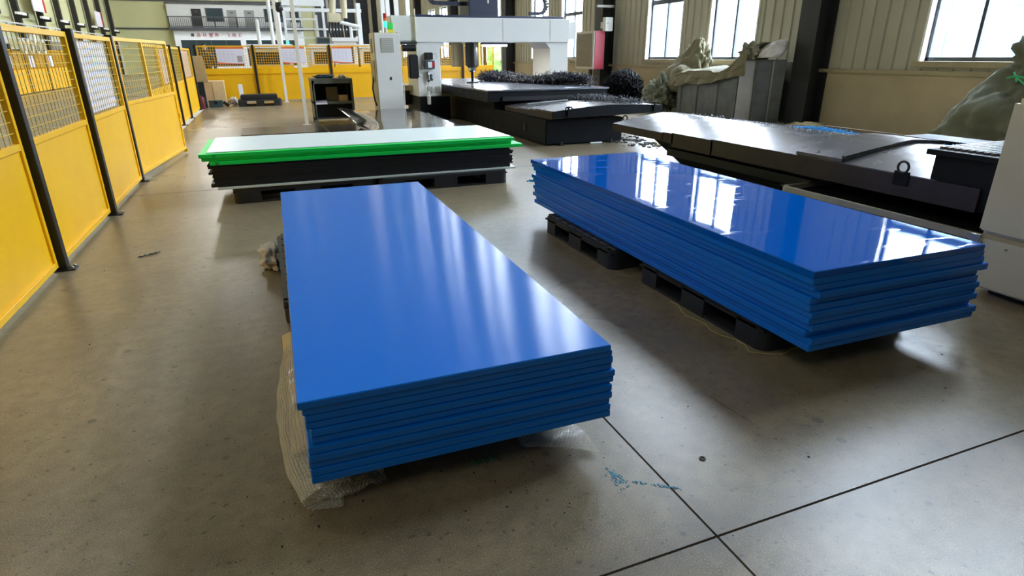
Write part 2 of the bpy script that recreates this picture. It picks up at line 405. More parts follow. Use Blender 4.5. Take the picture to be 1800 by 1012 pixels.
# side door opening with its pale frame
d1 = MB().box(XW-.02, XW+.24, DOOR[0]-.1, DOOR[0], 0, DOOR[3]).box(XW-.02, XW+.24, DOOR[1], DOOR[1]+.1, 0, DOOR[3]).box(XW-.02, XW+.24, DOOR[0]-.1, DOOR[1]+.1, DOOR[3], DOOR[3]+.1).build('door_1', 'reveal_white'); d1['kind'] = 'structure'
for i, yc in enumerate(BAYS):                     # H-section steel columns
    if not (YN < yc < YF): continue
    c = MB().box(XW-.44, XW-.42, yc+.06, yc+.57, 0, ZC-.05).box(XW-.02, XW-.002, yc+.0, yc+.57, 0, ZC-.05).box(XW-.43, XW-.01, yc+.20, yc+.22, 0, ZC-.05)
    c = c.build('steel_column', 'column_black'); tag(c, kind='structure')
    box('base_plate', 'column_black', XW-.5, XW-.004, yc-.08, yc+.52, 0, .02, c)
# ------------------------------------------------------------------ end wall, left wall, near wall, ceiling
we = box('wall_back', 'end_wall', XL, XW+.2, YF, YF+.2, 0, ZC); we['kind'] = 'structure'
for x in (5.9, 7.3, 8.7, 10.1):
    box('wall_panel', 'dark_panel', x+.12, x+1.28, YF-.06, YF, .1, 9.5, we)
    box('wall_post', 'cladding', x-.12, x+.12, YF-.16, YF, 0, 10, we)
wl = box('wall_left', 'end_wall', XL-.2, XL, YN, YF, 0, ZC); wl['kind'] = 'structure'
wn_ = box('wall_front', 'dark_panel', XL-.2, XW+.2, YN-.2, YN, 0, ZC); wn_['kind'] = 'structure'
ce = box('ceiling', 'ceiling_grey', XL-.2, XW+.22, YN-.2, YF+.2, ZC, ZC+.2); ce['kind'] = 'structure'
for z in (3.95, 6.4):
    box('girt', 'dark_grey', XL, XW, YF-.12, YF, z, z+.14, we)
n = 0
for yy in [38.5 + 4.1*i for i in range(8)]:
    p = empty('crane_post', (XL+.35, yy, 0), '', 'post')
    n += 1
    p['label'] = 'black steel post with crossarm along the far side wall, %s counted from the sign end' % ordn(n-1).replace('top', 'first')
    p['group'] = 'black posts along the far side wall'
    box('shaft', 'black_steel', XL+.12, XL+.4, yy-.16, yy+.16, 0, 8, p)
    box('crossarm', 'black_steel', XL+.3, XL+.75, yy-.1, yy+.1, 3.5, 3.75, p)
    box('light_tube', 'pvc_white', XL+.65, XL+.77, yy-1.7, yy-.3, 3.62, 3.74, p)
tr = empty('cable_rail', (XL+.9, 50, 0), 'pale lattice cable rail running in front of black posts', 'rail')
box('upper_chord', 'light_grey', XL+.85, XL+.95, 20, 68, 3.10, 3.17, tr); box('lower_chord', 'light_grey', XL+.85, XL+.95, 20, 68, 2.4, 2.46, tr)
for i in range(12):
    yy = 21+4*i; MB().bar((XL+.9, yy, 0), (XL+.9, yy, 3.1), .09).build('rail_leg', 'light_grey', tr)
    MB().bar((XL+.9, yy, 2.45), (XL+.9, yy+1.6, 3.12), .07).build('brace', 'light_grey', tr)
for (yy, z, wdt, h, lb) in ((45.6, 4.75, 1.9, 1.5, 'white notice board with red band on near black posts'), (60.8, 4.35, 1.8, 1.1, 'white notice board with red band beside the hall corner')):
    s = empty('notice_board', (XL+.55, yy, z), lb, 'sign')
    box('board', 'paper_white', XL+.52, XL+.57, yy-wdt/2, yy+wdt/2, z-h/2, z+h/2, s); box('red_band', 'red_lens', XL+.52, XL+.58, yy+wdt/2, yy+wdt/2+.35, z-h/2, z+h/2, s)
# ------------------------------------------------------------------ unseen linear lamps, added as fill light for the hall
for i in range(4):
    for j, x in enumerate((-9.0, -6.5)):
        y = -5+18*i; z = 11.4
        e = empty('added_fill_lamp', (x, y, z), 'unseen white linear fill lamp added under the ceiling, %s of row %s' % (ordn(i).replace('top', 'first'), ('over the far side machines', 'beside it')[j]), 'lamp', 'added linear fill lamps')
        box('housing', 'reveal_white', x-.17, x+.17, y-2.5, y+2.5, z+.03, z+.12, e); box('diffuser', 'lamp_glow', x-.14, x+.14, y-2.45, y+2.45, z, z+.03, e)
        box('suspension', 'dark_grey', x-.01, x+.01, y-.01, y+.01, z+.12, ZC-.03, e)
        L = bpy.data.lights.new('added_fill_light', 'AREA'); L.shape = 'RECTANGLE'; L.size = 1.2; L.size_y = 5; L.energy = FILL_LAMP; L.color = (1, .97, .90)
        lo = bpy.data.objects.new('added_fill_light', L); COL.objects.link(lo); lo.location = (x, y, z-.05)
for i, (x, y) in enumerate(((-4.0, 48), (-4.0, 60), (9.3, 62))):  # three more lamps out of view, added to brighten the far end and office
    z = 11.4; e = empty('added_fill_lamp', (x, y, z), 'unseen white linear fill lamp added under the ceiling before the office, %s of three' % ('first', 'second', 'third')[i], 'lamp', 'added linear fill lamps')
    box('housing', 'reveal_white', x-.17, x+.17, y-2.5, y+2.5, z+.03, z+.12, e); box('diffuser', 'lamp_glow', x-.14, x+.14, y-2.45, y+2.45, z, z+.03, e); box('suspension', 'dark_grey', x-.01, x+.01, y-.01, y+.01, z+.12, ZC-.03, e)
    L = bpy.data.lights.new('added_fill_light', 'AREA'); L.shape = 'RECTANGLE'; L.size = 1.2; L.size_y = 5; L.energy = 260 if i < 2 else 60; L.color = (1, .97, .90)
    lo = bpy.data.objects.new('added_fill_light', L); COL.objects.link(lo); lo.location = (x, y, z-.05)
# ------------------------------------------------------------------ outside
gr = box('ground', 'asphalt', XW+.3, XW+90, -60, 120, -.5, -.25); gr['kind'] = 'structure'
fb = empty('office_block', (55, 40, -.25), 'pale office block seen through the windows', 'building')
box('wall', 'facade', 55, 65, -20, 90, -.25, 16, fb)
for i in range(12):
    for k in range(4): box('window', 'facade_glass', 54.93, 55.0, -16+9*i, -12+9*i, .9+3.9*k, 3.2+3.9*k, fb)
for i, (x, y, r) in enumerate(((14.5, 37.5, 1.3), (16.2, 42.5, 1.8), (19, 51.5, 2.4), (15.2, 34.8, .8), (20.5, 46.5, 1.9))):
    b = empty('bush', (x, y, -.25), '', 'bush', 'bushes outside the side door')
    b['label'] = ['low green bush just outside the side door', 'green bush behind the low bush outside', 'big pale green bush farthest from side door', 'small green bush by the door jamb outside', 'round green bush between two others outside'][i]
    blob('foliage', 'foliage', (x, y, r*.8-.25), (r, r, r), .5, i+3, b, freq=3.5)
    MB().tube([(x, y, -.25), (x, y, r)], .06).build('stem', 'machine_beige', b)
pp = empty('yellow_post', (XW-.6, 32.1, 0), 'thin yellow post beside the open side door', 'post')
MB().tube([(XW-.6, 32.1, 0), (XW-.6, 32.1, 2.6)], .06).build('shaft', 'yellow', pp); box('foot', 'yellow', XW-.75, XW-.45, 31.95, 32.25, 0, .02, pp)
# ------------------------------------------------------------------ office building in the hall
ox0, ox1, oy = -7.4, 4.6, 69.0
of = empty('office_building', (-1.4, oy, 0), 'two storey grey and white office with balcony at hall end', 'building')
box('wall', 'office_white', ox0+.25, ox1, oy, YF-.01, 0, 3.85, of); box('upper_wall', 'office_wall', ox0, ox1, oy+.35, YF-.01, 4.1, 6.2, of)
box('roof_edge', 'dark_grey', ox0-.1, ox1+.1, oy+.2, YF-.01, 6.2, 6.3, of); box('balcony_floor', 'dark_grey', ox0, ox1, oy-.45, oy+.4, 3.86, 4.12, of)
for x0, x1, mt, z1 in ((ox0+2.05, ox0+2.9, 'bench_dark', 5.75), (ox0+5.15, ox0+6.0, 'office_door', 5.7), (ox0+6.7, ox0+7.6, 'office_door', 5.7)):
    d = box('door', mt, x0, x1, oy+.29, oy+.36, 4.12, z1, of); box('door_plate', 'dark_grey', x0+.3, x1-.3, oy+.27, oy+.3, z1-.3, z1-.2, d)
for x0, x1 in ((ox0+3.35, ox0+4.75), (ox0+8.6, ox0+10.2), (ox0+11, ox0+11.7)):
    d = box('window', 'dark_grey', x0-.08, x1+.08, oy+.29, oy+.36, 4.65, 5.85, of); box('pane', 'office_glass', x0, x1, oy+.27, oy+.3, 4.72, 5.78, d)
for i in range(72):
    x = ox0+.1+i*.165; MB().box(x-.018, x+.018, oy-.42, oy-.39, 4.2, 4.98).build('baluster', 'dark_grey', of)
box('handrail', 'dark_grey', ox0, ox1, oy-.44, oy-.37, 4.98, 5.06, of); box('foot_rail', 'dark_grey', ox0, ox1, oy-.43, oy-.38, 4.16, 4.22, of)
for i in range(7): box('railing_post', 'black_steel', ox0+.05+i*1.95, ox0+.13+i*1.95, oy-.45, oy-.36, 4.12, 5.06, of)
for x0, x1 in ((ox0+.75, ox0+6.0), (ox0+6.5, ox0+11.4)):
    g = box('shop_window', 'office_glass', x0, x1, oy-.02, oy+.02, .6, 3.0, of)
    for q in range(1, 4): box('mullion', 'dark_grey', x0+(x1-x0)*q/4-.03, x0+(x1-x0)*q/4+.03, oy-.04, oy-.01, .6, 3.0, g)
for i, (ch, x) in enumerate((('■', .0), ('品', .52), ('以', 1.05), ('塑', 1.6), ('质', 2.1), ('·', 2.6), ('飞', 3.1), ('昭', 3.65), ('汇', 4.2))):
    cu = bpy.data.curves.new('letter', 'FONT'); cu.body = ch; cu.size = .36; cu.extrude = .015; cu.align_x = 'CENTER'
    t0 = bpy.data.objects.new('letter_curve', cu); COL.objects.link(t0); bpy.context.view_layer.update()
    me = bpy.data.meshes.new_from_object(t0.evaluated_get(bpy.context.evaluated_depsgraph_get())); bpy.data.objects.remove(t0)
    t = bpy.data.objects.new('letter', me); COL.objects.link(t); t.rotation_euler = (pi/2, 0, 0); t.parent = of; t.location = Vector((ox0+1.85+x, oy-.03, 3.32))-wloc(of)
    me.materials.clear(); me.materials.append(MATS['dark_grey' if i == 0 else 'red_letters'])
# ------------------------------------------------------------------ stacks of plastic sheets
def sheet(name, m, cx, cy, z0, z1, wx, wy, rz, label, group, bev=.0035, cat='plastic sheet'):
    o = MB().box(-wx/2, wx/2, -wy/2, wy/2, 0, z1-z0).build(name, m, loc=(0, 0, 0), bevel=bev)
    o.location = (cx, cy, z0); o.rotation_euler = (0, 0, rz)
    return tag(o, label, cat, group)
TA = .0288
offA = [(0, 0), (13, 9), (20, 11), (16, 15), (31, 7), (27, 12), (14, -3), (14, -9), (9, 2), (13, -4), (11, -6)]
for i, (dx, dy) in enumerate(offA):
    z1 = .473-i*TA
    sheet('blue_sheet', 'blue_satin', .553+dx/1000, 3.46+dy/1000, z1-TA+.0004, z1, 1.135, 3.391, -.0159 + (0 if i == 0 else rnd.uniform(-.0015, .0015)),
          'satin blue plastic sheet, %s of the stack lying over bubble wrap' % ordn(i), 'blue sheets stacked over bubble wrap')
TB = .0345
offB = [(0, 0), (11, 0), (28, 2), (46, -14), (20, 14), (25, 4), (36, -6), (30, 4), (44, -4), (34, 18), (52, -14), (43, -6)]
for i, (dx, dy) in enumerate(offB):
    z1 = .576-i*TB
    sheet('blue_sheet', 'blue_mirror' if i == 0 else 'blue_satin', 2.803+dx/1000, 3.549+dy/1000, z1-TB+.0005, z1, 1.145, 3.387, -.0175 + (0 if i == 0 else rnd.uniform(-.003, .003)),
          'mirror glossy blue plastic sheet on top of the stack by the long dark machine' if i == 0 else 'blue plastic sheet, %s under the mirror glossy one by the dark machine' % ordn(i), 'blue sheets by the long dark machine')
gc = 'sheets of the green and black stack'
sheet('white_sheet', 'white_hdpe', 1.075, 7.79, .549, .558, 3.44, 1.33, -.008, 'thin white plastic sheet on top of green sheets', gc, .001)
for i, (x0, x1, yf) in enumerate(((-.72, 2.81, 7.05), (-.70, 2.79, 7.085), (-.625, 2.92, 7.045))):
    sheet('green_sheet', 'green_hdpe', (x0+x1)/2, yf+.675, .5085-.04*i, .548-.04*i, x1-x0, 1.35, -.012, ['bright green plastic sheet directly under the white one', 'bright green plastic sheet between two other green sheets', 'bright green plastic sheet resting on the black sheets'][i], gc)
for i in range(12):
    z1 = .428-i*.0199
    sheet('black_sheet', 'black_hdpe', 1.08+rnd.uniform(-.03, .03), 7.75+rnd.uniform(-.012, .012), z1-.0193, z1, 3.42, 1.33, -.012+rnd.uniform(-.004, .004), 'black plastic sheet, %s of the black ones under the green sheets' % ordn(i), gc, .0012)
sheet('white_sheet', 'white_hdpe', 1.12, 7.73, .166, .189, 3.42, 1.36, -.012, 'white plastic sheet under the black sheets on pallets', gc)
for tx, x, yf, z, gi in (('15', -.60, 7.05, .513, ''), ('30', -.575, 7.045, .434, '.002')):
    cu = bpy.data.curves.new('marking', 'FONT'); cu.body = tx; cu.size = .042; cu.extrude = .0006; t0 = bpy.data.objects.new('marking_curve', cu); COL.objects.link(t0); bpy.context.view_layer.update()
    me = bpy.data.meshes.new_from_object(t0.evaluated_get(bpy.context.evaluated_depsgraph_get())); bpy.data.objects.remove(t0); me.materials.clear(); me.materials.append(MATS['plastic_black'])
    g = bpy.data.objects['green_sheet'+gi]; t = bpy.data.objects.new('size_marking', me); COL.objects.link(t); t.parent = g; t.rotation_euler = (pi/2, 0, 0)
    t.location = (x-g.location.x, -.675-.001, .004)
# ------------------------------------------------------------------ plastic pallets
def pallet(x0, x1, y0, y1, h, label, group, open_y=True):
    """openings along the long faces: blocks 3 x 3, top deck slats, bottom runners"""
    p = empty('plastic_pallet', ((x0+x1)/2, (y0+y1)/2, 0), label, 'pallet', group)
    W_, D_ = x1-x0, y1-y0; bx, by = W_*.18, D_*.18
    for i in range(3):
        for j in range(3):
            cx = x0+bx/2+(W_-bx)*i/2; cy = y0+by/2+(D_-by)*j/2; r = .028
            rr_ = min(.07, bx*.4, by*.4); pts = []
            for sx, sy in ((-1, -1), (1, -1), (1, 1), (-1, 1)):
                corner = (sx == -1 and i == 0 or sx == 1 and i == 2) and (sy == -1 and j == 0 or sy == 1 and j == 2)
                X_, Y_ = cx+sx*bx/2, cy+sy*by/2
                if not corner: pts.append((X_, Y_)); continue
                a0 = {(-1, -1): pi, (1, -1): 1.5*pi, (1, 1): 0, (-1, 1): .5*pi}[(sx, sy)]
                for q in range(6): pts.append((X_-sx*rr_+rr_*cos(a0+q*pi/10), Y_-sy*rr_+rr_*sin(a0+q*pi/10)))
            k_ = MB().prism(pts, 'z', .0, h-.012).build('block', 'pallet_black', p)
            for t in range(4):
                if i == 0 and j == 0: box('moulded_mark', 'plastic_black', x0-.0015, x0+.002, cy-.02, cy+.02, .045+.022*t, .049+.022*t, k_)
    for i in range(3):
        cx = x0+bx/2+(W_-bx)*i/2; MB().box(cx-bx/2+.004, cx+bx/2-.004, y0+.07, y1-.07, 0, .02).build('runner', 'pallet_black', p)
        cy = y0+by/2+(D_-by)*i/2; MB().box(x0+.07, x1-.07, cy-by/2+.004, cy+by/2-.004, 0, .019).build('runner', 'pallet_black', p)
    for (a0, a1, b0, b1) in ((x0+.004, x0+.03, y0+.07, y1-.07), (x1-.03, x1-.004, y0+.07, y1-.07), (x0+.07, x1-.07, y0+.004, y0+.03), (x0+.07, x1-.07, y1-.03, y1-.004)):
        box('edge_rail', 'pallet_black', a0, a1, b0, b1, h-.04, h-.004, p)
    ns = 9
    for k in range(ns):
        a = y0+D_*k/ns; MB().box(x0+.03, x1-.03, a+.008, a+D_/ns-.008, h-.03, h).build('deck_slat', 'pallet_black', p, bevel=.004)
    for xx in (x0, (x0+x1)/2-.02, x1-.03): box('deck_rib', 'pallet_black', xx, xx+.03, y0+.01, y1-.01, h-.045, h-.03, p)
    return p
gp = 'black plastic pallets under the sheets'
pallet(2.21, 3.33, 3.62, 4.80, .158, 'black plastic pallet under the far half of the mirror glossy blue stack', gp)
pallet(2.29, 3.41, 2.17, 3.385, .158, 'black plastic pallet under the near half of the mirror glossy blue stack', gp)
pallet(-.065, 1.05, 3.52, 5.08, .152, 'black plastic pallet under the far end of the satin blue stack', gp)
pallet(.0, 1.05, 2.2, 3.36, .152, 'black plastic pallet by bubble wrap under the satin blue stack', gp)
pallet(-.46, 1.09, 7.07, 8.35, .164, 'black plastic pallet under the end of the green stack nearer the yellow fence', gp)
pallet(1.11, 2.70, 7.00, 8.3, .164, 'black plastic pallet under the end of the green stack nearer the machine', gp)
# ------------------------------------------------------------------ bubble wrap
def bubbles(film, fn, lu, lv, s=.0135, r=.0056):
    nu, nv = int(lu/s), int(lv/(s*.87)); mb = MB()
    for j in range(1, nv):
        for i in range(1, nu):
            u = (i+.5*(j % 2))/nu; v = j/nv; p = Vector(fn(u, v)); e = .004
            du = Vector(fn(min(1, u+e), v))-p; dv = Vector(fn(u, min(1, v+e)))-p
            n = du.cross(dv)
            if n.length < 1e-12: continue
            n.normalize(); t = du.normalized(); b = n.cross(t); vs = []
            for rr_, h in ((r, 0), (r*.72, r*.55)): vs += [p+(t*cos(k*pi/3)+b*sin(k*pi/3))*rr_+n*h for k in range(6)]
            mb.add(vs, [(k, (k+1) % 6, 6+(k+1) % 6, 6+k) for k in range(6)]+[(6, 7, 8, 9, 10, 11)])
    o = mb.build('bubbles', 'bubble_wrap', film, kind='stuff'); return o
def wrap1(u, v):
    y = 3.42-u*1.62; 
    # cross-section: from under the stack outwards over the floor then up
    bulge = (.045+.145*max(0, math.sin(min(1, u*.93)*pi))**.5*(.62+.38*u))
    a = v*1.15*pi; x = .06-bulge*math.sin(min(a, pi))*1.15; z = .012+.105*(1-math.cos(a))/2*(.75+.25*u) 
    if v > .85: x = .06+.25*(v-.85)
    n = noise.noise(Vector((u*9, v*5, 1)))
    return (x+.018*n, y+.02*noise.noise(Vector((u*6, v*4, 5))), max(.006, z+.014*n))
o = MB().grid(wrap1, 60, 18).build('bubble_wrap', 'bubble_film', smooth=True); bubbles(o, wrap1, 1.62, .45)
tag(o, 'clear bubble wrap bulging out along the side of the satin blue stack', 'bubble wrap')
def foam1(u, v):
    y = 3.25-u*1.15; x = .03-.125*math.sin(v*pi); z = .01+.085*v+.008*noise.noise(Vector((u*7, v*3, 2)))
    return (x, y, z)
o = MB().grid(foam1, 24, 8).build('foam_sheet', 'foam_tan', smooth=True)
tag(o, 'tan foam sheet showing through the bubble wrap', 'foam sheet')
def wrap2(u, v):
    a = u*pi*.5; return (.12+.30*u+.02*noise.noise(Vector((u*5, v*5, 3))), 1.80+.35*v-.055*math.sin(u*pi)-.1*(1-v)*0+.03*u*(1-v), .008+.035*abs(math.sin(v*3+u*3))+.02*noise.noise(Vector((u*6, v*6, 4))))
w2 = lambda u, v: (lambda p: (p[0]-.19, p[1]+.06, max(.006, p[2])))(wrap2(u, v))
o = MB().grid(w2, 20, 14).build('bubble_wrap', 'bubble_film', smooth=True); bubbles(o, w2, .32, .36)
tag(o, 'crumpled flap of bubble wrap on the floor under the corner of satin blue stack', 'bubble wrap')
def wrap3(u, v):
    return (.78+.27*u, 2.05-.27*v-.05*u*v+.08*(1-u)*v, .01+.02*abs(math.sin(v*4+u*2)))
o = MB().grid(wrap3, 16, 14).build('bubble_wrap', 'bubble_film', smooth=True); bubbles(o, wrap3, .28, .28)
tag(o, 'flat flap of bubble wrap on floor beside the sawn floor joint', 'bubble wrap')
o = blob('foam_wrap', 'bag_white', (-.115, 4.74, .075), (.085, .19, .09), .5, 71, freq=1.9)
tag(o, 'beige foam wrap end sticking out by the far corner of satin blue stack', 'foam sheet')
# loose yellow string by the pallet
pts = [(2.26+.012*k*0+.02*sin(k*1.7)-.035*abs(sin(k*.35)), 2.95-.075*k, .006) for k in range(11)] + [(2.32+.05*k, 2.13-.02*sin(k*1.4), .006) for k in range(5)]
tag(MB().tube(pts, .0028, 6).build('string', 'string'), 'loose yellowish string on the floor along a black pallet', 'string')
# ------------------------------------------------------------------ steel sheets on the floor behind the green stack
tag(box('steel_sheet', 'dull_steel', -.55, 1.15, 13.55, 15.0, .0, .012, bevel=.002), 'dull grey steel sheet lying flat on the floor behind the green stack', 'steel sheet')
tag(box('steel_sheet', 'dull_steel', 1.18, 2.35, 12.2, 15.0, .0, .010, bevel=.002), 'grey steel sheet flat on the floor in front of the workbench', 'steel sheet')
for k in range(5):
    def ss(u, v, k=k):
        x = 1.52+.03*k+1.60*u; y = 9.75+4.15*v-.03*k
        curl = .075*max(0, (v-.6)/.4)*max(0, 1-u/.25)-.09*(1-abs(2*v-1.0))*max(0, 1-u/.18)
        x -= .09*max(0, (v-.72)/.28)*max(0, 1-u/.3)
        return (x, y, .385-.022*k+curl+.004*noise.noise(Vector((u*5, v*6, k*2))))
    o = MB().grid(ss, 24, 30, thick=(0, 0, -.006)).build('curled_sheet', 'sheet_steel', smooth=False)
    for p in o.data.polygons: p.use_smooth = abs(p.normal.z) > .5
    tag(o, ['shiny curled metal sheet on top of its pile by the gantry machine', 'shiny curled metal sheet, second in the pile by the gantry machine', 'shiny curled metal sheet, third in the pile by the gantry machine', 'shiny curled metal sheet, fourth in the pile by the gantry machine', 'shiny curled metal sheet at the bottom of its pile'][k], 'metal sheet', 'curled metal sheets in a pile')
pallet(1.60, 3.0, 10.0, 12.15, .19, 'black pallet under the pile of shiny curled metal sheets', 'black plastic pallets under the sheets')
# ------------------------------------------------------------------ yellow fences
def wire_mesh(mb, a, b, z0, z1, sx, sz, r=.0022, axis='y', c=0.0, cyl=False):
    n = max(2, int((b-a)/sx)); m = max(2, int((z1-z0)/sz))
    for i in range(1, n):
        t = a+(b-a)*i/n
        (mb.box(c-r, c+r, t-r, t+r, z0, z1) if axis == 'y' else mb.box(t-r, t+r, c-r, c+r, z0, z1))
    for j in range(1, m):
        z = z0+(z1-z0)*j/m
        (mb.box(c-r*2.4, c, a, b, z-r, z+r) if axis == 'y' else mb.box(a, b, c-r*2.4, c, z-r, z+r))
def fence_panel(length, loc, rz, label, group, ymat='yellow', top=1.72, mid=.93, fine=True, bottom=.045):
    """local x along the panel, face to local -y"""
    p = empty('mesh_fence', loc, label, 'fence', group, rz); t = .045
    MB().box(0, t, -.02, .02, bottom, top).build('stile', ymat, p, bevel=.003, local=True)
    MB().box(length-t, length, -.02, .02, bottom, top).build('stile', ymat, p, bevel=.003, local=True)
    for nm, z in (('top_rail', top-t), ('middle_rail', mid-t/2), ('bottom_rail', bottom)):
        MB().box(t, length-t, -.02, .02, z, z+t).build(nm, ymat, p, bevel=.003, local=True)
    MB().box(t, length-t, -.004, .004, bottom+t, mid-t/2).build('lower_panel', ymat, p, local=True)
    mb = MB(); wire_mesh(mb, t, length-t, mid+t/2, top-t, .092 if fine else .075, .072 if fine else .08, .0024 if fine else .006, 'x')
    mb.build('wire_mesh', 'wire_yellow' if fine else ymat, p, kind='stuff', local=True)
    return p
def fence_post(x, y, h, label, group):
    p = empty('fence_post', (x, y, 0), label, 'fence post', group)
    MB().box(x-.038, x+.038, y-.038, y+.038, .008, h).build('shaft', 'black_steel', p, bevel=.004)
    MB().box(x-.05, x+.09, y-.05, y+.05, 0, .01).build('base_plate', 'black_steel', p, bevel=.003)
    MB().lathe((x+.07, y-.03, .01), [(.012, 0), (.012, .012), (.006, .018)], 8).build('bolt', 'chrome', p)
    MB().lathe((x+.07, y+.03, .01), [(.012, 0), (.012, .012), (.006, .018)], 8).build('bolt', 'chrome', p)
    return p
gA = 'yellow fence panels along the walkway'; gB = 'black posts of the walkway fence'
FX = -1.62
pan_near = (1.40, 3.17, 'yellow mesh fence panel nearest the viewer beside open floor')
pan = [(3.30, 5.16, 'yellow mesh fence panel closest along the walkway with plain lower sheet'), (5.31, 6.98, 'yellow mesh fence panel between the first two black fence posts'),
       (7.13, 8.86, 'yellow mesh fence panel with a large white sheet behind its mesh'),
       (12.55, 14.30, 'yellow mesh fence panel half hidden behind the open gate'), (14.42, 16.15, 'yellow mesh fence panel with a pink paper, past the open gate'),
       (16.32, 18.05, 'plain yellow mesh fence panel past the pink paper one'), (18.24, 20.85, 'long yellow mesh fence panel before the leaning cardboard')]
for i, (a, b, lb) in enumerate(pan):
    x = FX if i < 3 else -1.86
    fence_panel(b-a, (x, a, .0), pi/2, lb, gA)
    if i in (2, 4, 6):
        s = empty('paper_sheet', (x-.035, (a+b)/2, .96), ['', '', 'large white paper sheet behind the fence mesh with a small note', '', 'pink paper sheet behind the fence mesh', '', 'pale pink paper sheet behind the farthest walkway mesh'][i], 'paper')
        ya, yb = (a+.1, b-.2) if i == 2 else (a+.1, b-.15)
        box('sheet', 'paper_white' if i == 2 else 'paper_pink', x-.036, x-.032, ya, yb, .97, 1.66, s)
        if i == 2: box('note', 'white_hdpe', x-.032, x-.030, ya+.75, ya+1.0, 1.38, 1.53, s)
fence_panel(1.77, (FX, 1.40, 0), pi/2, pan_near[2], gA); fence_post(FX+.02, 3.235, 1.75, 'black steel fence post before the first full mesh panel', gB)
for i, (yy, x) in enumerate(((5.24, FX), (7.055, FX), (8.95, FX-.03), (16.24, -1.86), (18.14, -1.86), (20.95, -1.86))):
    fence_post(x+.02, yy, 1.75, ['black steel fence post closest to the satin blue stack', 'black steel fence post, second along the walkway', 'black steel fence post carrying the open yellow gate', 'black steel fence post after the pink paper panel', 'black steel fence post between plain panel and long panel', 'black steel fence post behind the leaning cardboard'][i], gB)
ga = math.atan2(11.26-8.99, -1.365+1.63)
g = fence_panel(2.40, (-1.62, 9.02, .03), ga, 'open yellow mesh gate standing into the walkway', None, top=1.70); g.name = 'fence_gate'; g['category'] = 'gate'
MB().box(2.40, 2.44, -.03, .03, .0, .06).build('gate_foot', 'yellow', g, local=True)
MB().box(1.1, 1.15, -.018, .018, .93, 1.68).build('centre_stile', 'yellow', g, local=True)
MB().box(2.36, 2.44, -.035, .035, .55, .62).build('gate_stop', 'yellow', g, local=True)
wl_ = MB().box(-1.95, -1.78, 12.6, 20.9, 0, .004).build('trim_1', 'white_paint'); wl_['kind'] = 'structure'
# fence across the hall
gC = 'yellow fence panels across the hall'; YB = 24.0
xs = [-1.95, -.15, 2.40, 4.95, 7.4, 8.75]
for i, (a, b) in enumerate(zip(xs, xs[1:])):
    lb = ['yellow fence panel behind the cardboard box', 'yellow fence panel behind the white poles', 'yellow fence panel behind the workbench and white cabinet', 'yellow fence panel seen under the gantry beam, next to the cabinet', 'yellow fence panel seen under the gantry beam by the side door'][i]
    p = fence_panel(b-a-.08, (a+.04, YB, 0), 0, lb, gC, 'yellow_far', top=1.85, mid=1.10, fine=False)
    MB().box(.02, b-a-.1, -.05, .02, .93, 1.10).build('ledge', 'yellow', p, local=True)
for i, a in enumerate(xs[:-1]):
    fence_post(a, YB-.06, 1.88, ['black steel post at the corner of the two yellow fences', 'black steel post behind the floor pallet', 'black steel post behind the workbench', 'black steel post beside the white cabinet', 'black steel post under the gantry beam'][i], 'black posts of the fence across the hall')
for i, (x0, x1) in enumerate(((-1.31, -.44), (.71, 1.54), (2.49, 3.19))):
    s = empty('poster', ((x0+x1)/2, YB-.07, 1.25), ['white poster with orange header hung nearest the cardboard box', 'white poster with orange header behind the white poles', 'white poster with orange header beside the white cabinet'][i], 'poster', 'posters on the yellow fence')
    box('board', 'paper_white', x0, x1, YB-.075, YB-.065, 1.26, 1.80, s); box('header_band', 'orange_print', x0, x1, YB-.078, YB-.074, 1.745, 1.80, s)
    MB().prism([(x0, 1.26), (x1, 1.26), (x1, 1.275), ((x0+x1)/2, 1.285), (x0, 1.325)], 'y', YB-.078, YB-.074).build('wave_band', 'orange_print', s)
    tx = MB()
    for r_ in range(7):
        for q in range(4): tx.box(x0+.06+q*.13, x0+.15+q*.13-.02*(r_ % 2), YB-.077, YB-.0745, 1.36+r_*.05, 1.366+r_*.05)
    tx.build('text_lines', 'grey_print', s, kind='stuff')
    if i == 0: box('picture', 'grey_print', x1-.24, x1-.08, YB-.078, YB-.074, 1.32, 1.52, s)
# far fence on the other side of the hall with its yellow machines
gD = 'yellow fence panels on the far side'
for i in range(8):
    a = 20+2.9*i
    p = fence_panel(2.8, (-9.7, a, 0), pi/2, 'yellow fence panel on the far side of the hall, %s towards the office' % ordn(i).replace('top', 'first'), gD, 'yellow_far', top=1.85, mid=1.0, fine=False)
    MB().box(.5, 1.1, -.035, -.025, 1.1, 1.6).build('paper', 'paper_white', p, local=True)
for i in range(9):
    fence_post(-9.7, 19.95+2.9*i, 1.9, 'black post of the far side yellow fence, %s towards the office' % ordn(i).replace('top', 'first'), 'black posts on the far side')
for i in range(6):
    y = 24+5.2*i
    m_ = empty('press_machine', (-10.6, y, 0), 'cream press machine with dark openings behind the far fence, %s towards the office' % ordn(i).replace('top', 'first'), 'machine', 'cream machines on the far side')
    box('body', 'machine_cream', -10.95, -10.3, y-1.1, y+1.1, 0, 1.5, m_, bevel=.03); box('head', 'light_grey', -10.93, -10.25, y-.9, y+.7, 1.5, 2.35, m_, bevel=.03)
    for q in (-.6, -.1, .4): box('opening', 'bench_dark', -10.26, -10.2, y+q-.15, y+q+.15, 1.6, 2.1, m_)
    box('yellow_guard', 'yellow_far', -10.3, -10.15, y-1.1, y+.8, .2, 1.1, m_); MB().tube([(-10.7, y+.9, 1.5), (-10.7, y+.9, 3.0)], .07).build('mast', 'pvc_white', m_)
